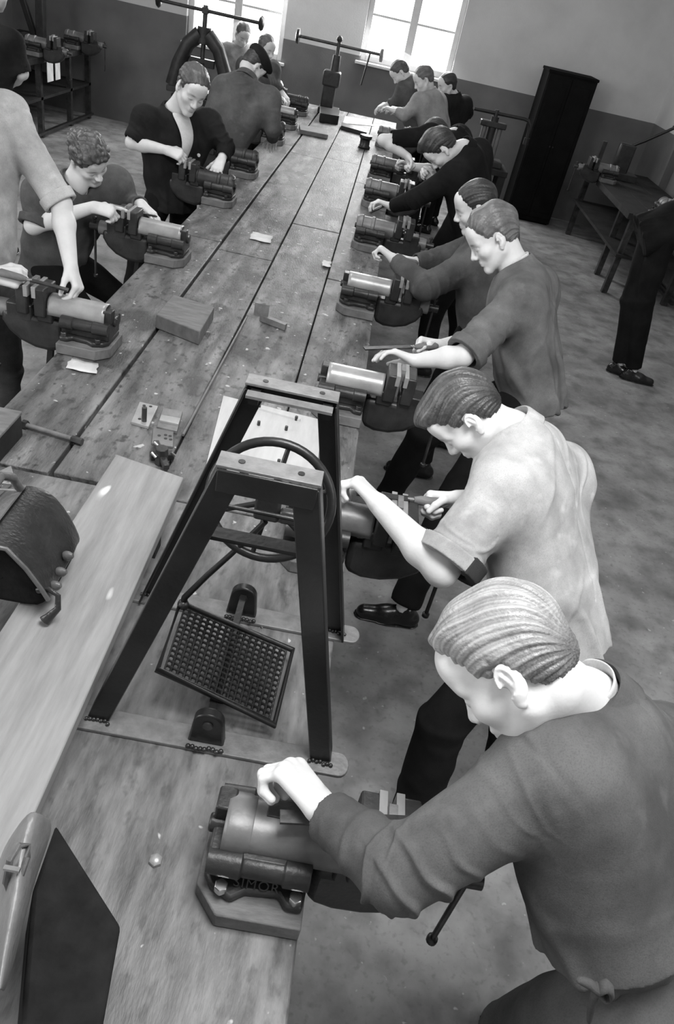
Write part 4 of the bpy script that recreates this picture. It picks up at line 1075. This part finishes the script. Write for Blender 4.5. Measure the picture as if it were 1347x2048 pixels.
        K = Field(); K.cone(g + z * .008, g + dv * .11 + z * .008, .041, .047, .01, z, 6.0).cone(g + dv * .11 + z * .008, g + dv * .222 + z * .008, .047, .036, .01, z, 6.0)
        V, Q = K.mesh(max(hc, .006)); to_obj('sole', [(V, Q)], SHOE, so, foot)
    return body
FIST = dict(curl=(1.25, 1.35, .8), spread=.03, tcurl=.9, tout=.55)
DN = V3(0, 0, -1)
# the nearest man, right foreground
p1 = person('blond man with combed back hair in a dark grey jacket bending over the nearest vise',
       (.363, .794, 1.461, 187, 60.6, -38), J(1165, 1412, .83), (.72, .585, 1.0),
       (J(1118, 1540, .69), J(1312, 1500, .94)), (J(806, 1748, .575), (.64, .86, 1.08)), (J(648, 1622, .70), (.47, .78, 1.09)),
       (dict(d=V3(-.66, .62, .02), n=V3(-.30, -.45, -.9), thumb=-1, curl=(.95, 1.3, .9), spread=.14, tcurl=.8, tout=.95, sc=1.10), dict(d=V3(-1, -.2, 0), n=V3(0, -.9, -.4), thumb=1, **FIST)),
       (((.66, .53, .90), J(1035, 2075, .58), (.60, .42, .09), (-1, .3)), ((.80, .66, .88), (.84, .72, .5), (.95, .76, .09), (-1, .5))),
       hair=('slick', HAIR_BLOND), top=C_GREY, bottom=C_APRON, hg=.0027, ha=.0027, hc=.0042, shirt=True, seed=1, hem=-.115, fs=1.3, rise=.022)
kb = np.array(p1.location)
kn = [J(u, v, .47) - kb for u, v in ((1150, 1958), (1180, 1966), (1196, 1985), (1212, 1964), (1228, 1990), (1205, 2002), (1192, 1972), (1182, 2010), (1176, 2050))]
MB().tube(kn, [.006, .008, .010, .011, .008, .010, .009, .006, .005], 10).build('apron_knot', C_APRON, p1, sub=1)
person('man in a pale shirt with sleeves rolled above the elbow filing behind the treadle stand',
       (.394, 1.841, 1.337, 197, 66, -24), J(1022, 866, 1.86), J(1100, 1205, 1.67),
       (J(1012, 968, 1.68), J(1118, 945, 2.0)), (J(882, 1140, 1.5), (.74, 1.98, 1.02)), (J(757, 1008, 1.66), J(915, 1000, 1.80)),
       (dict(d=V3(-.75, .5, .3), n=V3(-.35, -.3, -1), thumb=-1, curl=(1.0, 1.2, .7), spread=.05, tcurl=.7, tout=.7), dict(d=V3(-1, -.15, -.1), n=V3(0, -.85, -.45), thumb=1, **FIST)),
       (((.80, 1.52, .84), J(885, 1440, 1.42), (.53, 1.33, .09), (-1, .1)), ((.92, 1.70, .84), (.80, 1.52, .46), (.80, 1.40, .09), (-1, .2))),
       hair=('swept', HAIR_BROWN), top=C_PALE, thick=1.06, arm_r=1.10, sl=1.24, lining=C_LINING, fs=1.4, sleeve=(.86, .86), hg=.003, ha=.003, hc=.0046, seed=2, hem=.16, cuffm=C_PALE)
person('third man of the right row, grey jacket, white collar, bare forearm over his vise',
       (.533, 3.134, 1.508, 188.6, 41.6, -12), J(1030, 538, 3.12), J(1062, 765, 2.98),
       (J(1038, 600, 2.92), J(1072, 572, 3.3)), (J(925, 712, 2.70), J(955, 680, 3.15)), (J(830, 722, 2.74), J(880, 692, 2.9)),
       (dict(d=V3(-1, .25, .12), n=V3(-.25, -.45, -1), thumb=-1, curl=(.45, .55, .3), spread=.22, tcurl=.3, tout=.6), dict(d=V3(-1, -.1, 0), n=V3(0, -.7, -.6), thumb=1, **FIST)),
       (((.80, 2.85, .88), (.60, 2.62, .48), (.505, 2.37, .09), (-1, -.02)), ((.85, 3.05, .88), J(850, 862, 2.98), (.36, 3.02, .09), (-1, .1))),
       hair=('wavy', HAIR_MID), top=C_MIDGREY, sleeve=(.93, .93), hg=.0034, ha=.0034, hc=.0055, shirt=True, seed=3, hem=.13, cuffm=C_MIDGREY, sl=1.15, fs=1.3)
person('man half hidden behind the white collared one, stretching a jacketed arm to his vise',
       (.53, 3.90, 1.445, 181, 27, 2.6), J(968, 462, 3.98), (.74, 3.82, .93),
       (J(940, 528, 3.80), J(1000, 470, 4.15)), (J(852, 576, 3.66), J(880, 520, 4.1)), (J(787, 518, 3.84), J(825, 525, 4.0)),
       (dict(d=V3(-.8, .4, .3), n=V3(-.3, -.2, -1), thumb=-1, **FIST), dict(d=V3(-1, 0, 0), n=V3(0, -.7, -.6), thumb=1, **FIST)),
       (((.68, 3.72, .86), (.56, 3.62, .46), (.60, 3.62, .09), (-1, 0)), ((.80, 3.95, .86), (.66, 4.0, .46), (.75, 4.02, .09), (-1, .1))),
       hair=('short', HAIR_DARK), top=C_GREY, hg=.0045, ha=.0042, hc=.0065, seed=4, hem=.16, sl=1.15)
person('young man in black bending low with dark forelock and bright cheek, right row',
       (.392, 5.2, 1.466, 185, 66, -4), J(925, 300, 5.28), (.78, 5.25, .94),
       (J(908, 352, 5.10), J(955, 305, 5.5)), (J(830, 398, 5.0), J(925, 378, 5.35)), (J(782, 413, 5.12), J(868, 366, 5.3)),
       (dict(d=V3(-1, .1, .15), n=V3(-.2, -.2, -1), thumb=-1, curl=(.7, .8, .5)), dict(d=V3(-.6, .4, .5), n=V3(-.3, -.8, -.3), thumb=1, **FIST)),
       (((.72, 5.12, .88), (.60, 5.05, .47), (.62, 5.0, .09), (-1, 0)), ((.84, 5.38, .88), (.80, 5.4, .47), (.9, 5.45, .09), (-1, .1))),
       hair=('quiff', HAIR_DARK), top=C_BLACK, hg=.0048, ha=.0045, hc=.007, seed=5)
person('man behind the bent young man, only dark hair and a bare forearm showing',
       (.42, 6.45, 1.36, 185, 62, 0), (.56, 6.5, 1.38), (.80, 6.4, .93),
       (J(862, 272, 6.3), (.62, 6.72, 1.36)), (J(765, 280, 6.2), (.5, 6.66, 1.08)), (J(815, 313, 6.2), (.26, 6.6, 1.08)),
       (dict(d=V3(.3, -.2, -.4), n=V3(0, -.6, -.6), thumb=-1, **FIST), dict(d=V3(-1, -.1, 0), n=V3(0, -.8, -.4), thumb=1, **FIST)),
       (((.74, 6.3, .88), (.62, 6.22, .47), (.64, 6.2, .09), (-1, 0)), ((.86, 6.52, .88), (.82, 6.55, .47), (.9, 6.6, .09), (-1, .1))),
       hair=('short', HAIR_DARK), top=C_BLACK, sleeve=(.82, .82), hg=.008, ha=.007, hc=.011, seed=6)
hd7 = J(847, 160, 8.7)
person('fair haired man in a light coat working at the far end of the right row',
       (hd7[0], 8.7, hd7[2], 190, 35, 0), J(857, 186, 8.75), (.62, 8.7, .95),
       (J(838, 203, 8.6), J(874, 203, 8.9)), (J(808, 232, 8.5), J(850, 235, 8.8)), (J(788, 222, 8.55), J(800, 220, 8.75)), None,
       (((.56, 8.6, .88), (.5, 8.55, .47), (.52, 8.5, .09), (-1, 0)), ((.68, 8.82, .88), (.66, 8.85, .47), (.7, 8.9, .09), (-1, .1))),
       hair=('short', HAIR_MID), top=C_COAT, hg=.009, ha=.009, hc=.014, hl=.014, seed=7, hs=1.0)
hd8 = J(800, 146, 9.5)
person('man with a bowed dark head just beyond the man in the light coat',
       (hd8[0], 9.5, hd8[2], 185, 55, 0), J(812, 163, 9.5), (.42, 9.55, .95),
       (J(806, 182, 9.4), J(838, 178, 9.7)), (J(790, 205, 9.4), J(820, 215, 9.7)), (J(772, 210, 9.4), J(780, 210, 9.6)), None,
       (((.36, 9.45, .88), (.3, 9.4, .47), (.34, 9.4, .09), (-1, 0)), ((.48, 9.68, .88), (.46, 9.7, .47), (.5, 9.7, .09), (-1, .1))),
       hair=('short', HAIR_BROWN), top=C_GREY, hg=.009, ha=.009, hc=.014, hl=.014, seed=8)
hd9 = J(893, 172, 9.2)
person('man in a dark jacket standing upright with his hands behind his back',
       (hd9[0], 9.2, hd9[2], 200, 18, 0), J(905, 192, 9.25), (.72, 9.25, .95),
       (J(886, 207, 9.1), J(927, 208, 9.4)), (J(890, 240, 9.1), J(936, 225, 9.5)), (J(905, 255, 9.3), J(915, 250, 9.45)), None,
       (((.66, 8.95, .88), (.68, 9.17, .47), (.70, 9.17, .09), (-1, 0)), ((.78, 9.15, .88), (.78, 9.33, .47), (.80, 9.33, .09), (-1, .1))),
       hair=('short', HAIR_DARK), top=C_DARK, hg=.009, ha=.009, hc=.014, hl=.014, seed=9)
# the left row
person('man cut off by the left edge in a light shirt, bare arm reaching down',
       (-1.50, 2.88, 1.84, -20, 30, 0), (-1.56, 2.90, 1.66), (-1.55, 2.84, 1.02),
       (J(12, 228, 3.02), (-1.64, 2.70, 1.60)), (J(122, 408, 2.94), (-1.72, 2.56, 1.28)), (J(141, 532, 2.78), J(-14, 550, 2.64)),
       (dict(d=V3(.42, -.38, -.62), n=V3(-.9, -.1, -.35), thumb=-1, curls=((.85, .6, .35), (.9, .65, .35), (.95, .7, .35), (1.0, .7, .35)), spread=.12, tcurl=.3, tout=.5), dict(d=V3(1, .2, 0), n=V3(0, .8, -.5), thumb=1, **FIST)),
       (((-1.53, 2.93, .96), (-1.50, 2.98, .52), (-1.58, 3.0, .09), (1, 0)), ((-1.6, 2.75, .96), (-1.62, 2.7, .5), (-1.7, 2.66, .09), (1, -.2))),
       hair=('short', HAIR_DARK), top=C_PALE, bottom=C_APRON, sleeve=(.95, .95), hg=.006, ha=.0042, hc=.007, seed=10, hem=.02, cuffm=C_PALE, thick=.92)
person('curly haired man in a grey coat stooping behind the second left vise',
       (-1.45, 3.947, 1.261, -30, 33, -21), J(150, 368, 3.95), (-1.66, 3.97, .72),
       (J(232, 368, 4.16), J(85, 388, 3.76)), (J(262, 420, 4.22), J(66, 452, 3.66)), (J(282, 408, 4.06), J(186, 414, 3.74)),
       (dict(d=V3(.75, -.45, -.25), n=V3(0, -.3, -1), thumb=-1, curl=(.25, .35, .25), spread=.18, tcurl=.2, tout=.8), dict(d=V3(1, .25, -.1), n=V3(.1, .5, -.8), thumb=1, curls=((.15, .2, .1), (.9, 1.1, .7), (1.0, 1.2, .7), (1.0, 1.2, .7)), tcurl=.6)),
       (((-1.60, 4.08, .68), (-1.32, 4.14, .46), (-1.50, 4.14, .09), (1, .1)), ((-1.60, 3.86, .68), (-1.36, 3.74, .46), (-1.52, 3.74, .09), (1, 0))),
       hair=('curly', HAIR_BROWN), top=C_GREY, sleeve=('long', .88), hg=.0055, ha=.0042, hc=.0075, seed=11, cuffm=C_GREY)
person('wavy haired man in an open dark jacket over a white shirt, left row',
       (-1.246, 5.2, 1.485, -54, 27, 12.7), J(348, 224, 5.27), J(345, 372, 5.22),
       (J(418, 246, 5.45), J(292, 238, 5.10)), (J(452, 292, 5.42), J(264, 285, 5.02)), (J(443, 318, 5.28), J(332, 300, 5.04)),
       (dict(d=V3(-.12, -.75, -.55), n=V3(-.1, -.35, -.8), thumb=-1, curl=(.2, .3, .2), spread=.2, tcurl=.2, tout=.8), dict(d=V3(1, .05, -.15), n=V3(.1, .6, -.7), thumb=1, curl=(.9, 1.0, .6))),
       (((-1.36, 5.36, .85), (-1.30, 5.36, .46), (-1.36, 5.36, .09), (1, -.2)), ((-1.5, 5.1, .85), (-1.5, 5.05, .46), (-1.56, 5.05, .09), (1, -.4))),
       hair=('wavy', HAIR_BROWN), top=C_DARK, sleeve=('long', .9), hg=.006, ha=.005, hc=.008, seed=12, open_front=True, thick=.97, hs=1.08)
hd4 = J(507, 132, 6.75)
person('man in a flat cap and grey jacket seen from behind, left row',
       (hd4[0], 6.72, hd4[2], 40, 50, 0), J(492, 158, 6.50), (-1.27, 6.32, .97),
       (J(448, 178, 6.42), J(538, 200, 6.42)), (J(446, 235, 6.45), J(546, 258, 6.35)), ((-1.0, 6.7, 1.12), (-.88, 6.55, 1.07)), None,
       (((-1.34, 6.40, .88), (-1.32, 6.42, .47), (-1.34, 6.4, .09), (.7, .7)), ((-1.24, 6.22, .88), (-1.24, 6.22, .47), (-1.28, 6.15, .09), (.7, .7))),
       hair=('short', HAIR_DARK), top=C_GREY, hg=.008, ha=.007, hc=.009, seed=13, cap=C_DARK, thick=1.05)
hd5 = J(532, 98, 8.9)
person('fair faced man looking up from the far left vises below the left window',
       (hd5[0], 8.9, hd5[2], -40, 15, 0), J(518, 122, 8.95), (-1.42, 8.95, .95),
       (J(545, 138, 9.1), J(490, 132, 8.8)), (J(548, 165, 9.1), J(487, 160, 8.75)), ((-1.15, 8.95, 1.08), (-1.2, 8.75, 1.08)), None,
       (((-1.4, 9.05, .88), (-1.4, 9.05, .47), (-1.42, 9.05, .09), (1, 0)), ((-1.48, 8.85, .88), (-1.48, 8.85, .47), (-1.5, 8.85, .09), (1, 0))),
       hair=('short', HAIR_MID), top=C_GREY, hg=.009, ha=.009, hc=.014, hl=.014, seed=14)
hd6 = J(485, 70, 10.0)
person('man in a pale coat farthest back beside the arched fly press',
       (hd6[0], 10.0, hd6[2], -60, 30, 0), J(478, 90, 10.05), (-1.75, 10.05, .95),
       (J(505, 105, 10.2), J(455, 102, 9.95)), (J(508, 130, 10.2), J(455, 128, 9.95)), ((-1.4, 10.0, 1.08), (-1.5, 9.85, 1.08)), None,
       (((-1.72, 10.15, .88), (-1.72, 10.15, .47), (-1.75, 10.15, .09), (1, 0)), ((-1.8, 9.95, .88), (-1.8, 9.95, .47), (-1.8, 9.95, .09), (1, 0))),
       hair=('short', HAIR_MID), top=C_COAT, hg=.01, ha=.01, hc=.015, hl=.015, seed=15)
person('man in a dark shirt cut off by the upper left edge, elbow showing',
       (-2.72, 5.75, 1.74, 100, 20, 0), (-2.80, 5.65, 1.56), (-2.82, 5.55, .96),
       ((-3.02, 5.68, 1.48), J(20, 85, 5.6)), ((-3.1, 5.75, 1.2), J(44, 146, 5.6)), ((-2.95, 6.0, 1.12), (-2.78, 5.85, 1.12)), None,
       (((-2.9, 5.55, .88), (-2.9, 5.6, .47), (-2.9, 5.55, .09), (0, 1)), ((-2.72, 5.5, .88), (-2.72, 5.55, .47), (-2.72, 5.5, .09), (.2, 1))),
       hair=('short', HAIR_DARK), top=C_DARK, sleeve=(.97, .97), hg=.009, ha=.007, hc=.010, seed=16)
person('man in black cut off by the right edge, trouser leg and shoe showing',
       (2.86, 5.95, 1.72, 45, 20, 0), (2.82, 5.90, 1.52), J(1322, 458, 5.9),
       ((2.64, 6.05, 1.43), (2.92, 5.75, 1.43)), ((2.78, 6.22, 1.18), (3.05, 5.95, 1.18)), ((3.02, 6.32, 1.12), (3.25, 6.12, 1.12)), None,
       ((J(1300, 475, 5.9), J(1262, 600, 5.88), (2.33, 5.84, .09), (.9, -.3)), ((2.72, 5.85, .86), J(1288, 600, 5.80), (2.43, 5.76, .09), (.9, -.1))),
       hair=('short', HAIR_DARK), top=C_BLACK, hg=.009, ha=.008, hc=.010, seed=17)

# ------------------------------------------------------------------ tools in the hands
def file_tool(label, a, b, group='hand files'):
    """a: tip, b: handle end"""
    a, b = Vector([float(x) for x in a]), Vector([float(x) for x in b]); d = (b - a).normalized(); L_ = (b - a).length
    t = thing('hand_file', label, 'file', a, 0, group)
    MB().bar((0, 0, 0), d * (L_ - .12), .024, .006).build('blade', STEEL, t)
    MB().cyl(d * (L_ - .125), d * (L_ - .10), .006, 10).build('ferrule', BRIGHT, t)
    MB().lathe(d * (L_ - .105), d, [(0, .009), (.02, .014), (.06, .015), (.09, .016), (.105, .008)], 14).build('handle', BLOCKW, t)
    return t
file_tool('steel file in the hands of the blond man at the nearest vise', (.06, .69, 1.103), (.47, .75, 1.103))
file_tool('steel file with wooden handle held by the man in the pale shirt', J(712, 985, 1.71), J(895, 1008, 1.76))
file_tool('file under the flat hand of the third man in the right row', J(728, 697, 2.72), J(875, 692, 2.86))
file_tool('file held by the man with the outstretched jacketed arm', J(752, 505, 3.86), J(835, 527, 3.98))
file_tool('file held by the young man in black', J(740, 425, 5.1), J(850, 372, 5.25))
file_tool('flat file under the reaching bare arm at the left edge', J(136, 580, 2.66), J(-6, 543, 2.62))
file_tool('file between the hands of the curly haired man', J(312, 432, 4.0), J(215, 412, 3.78))
file_tool('file held by the man in the open jacket', J(425, 345, 5.18), J(345, 304, 5.05))
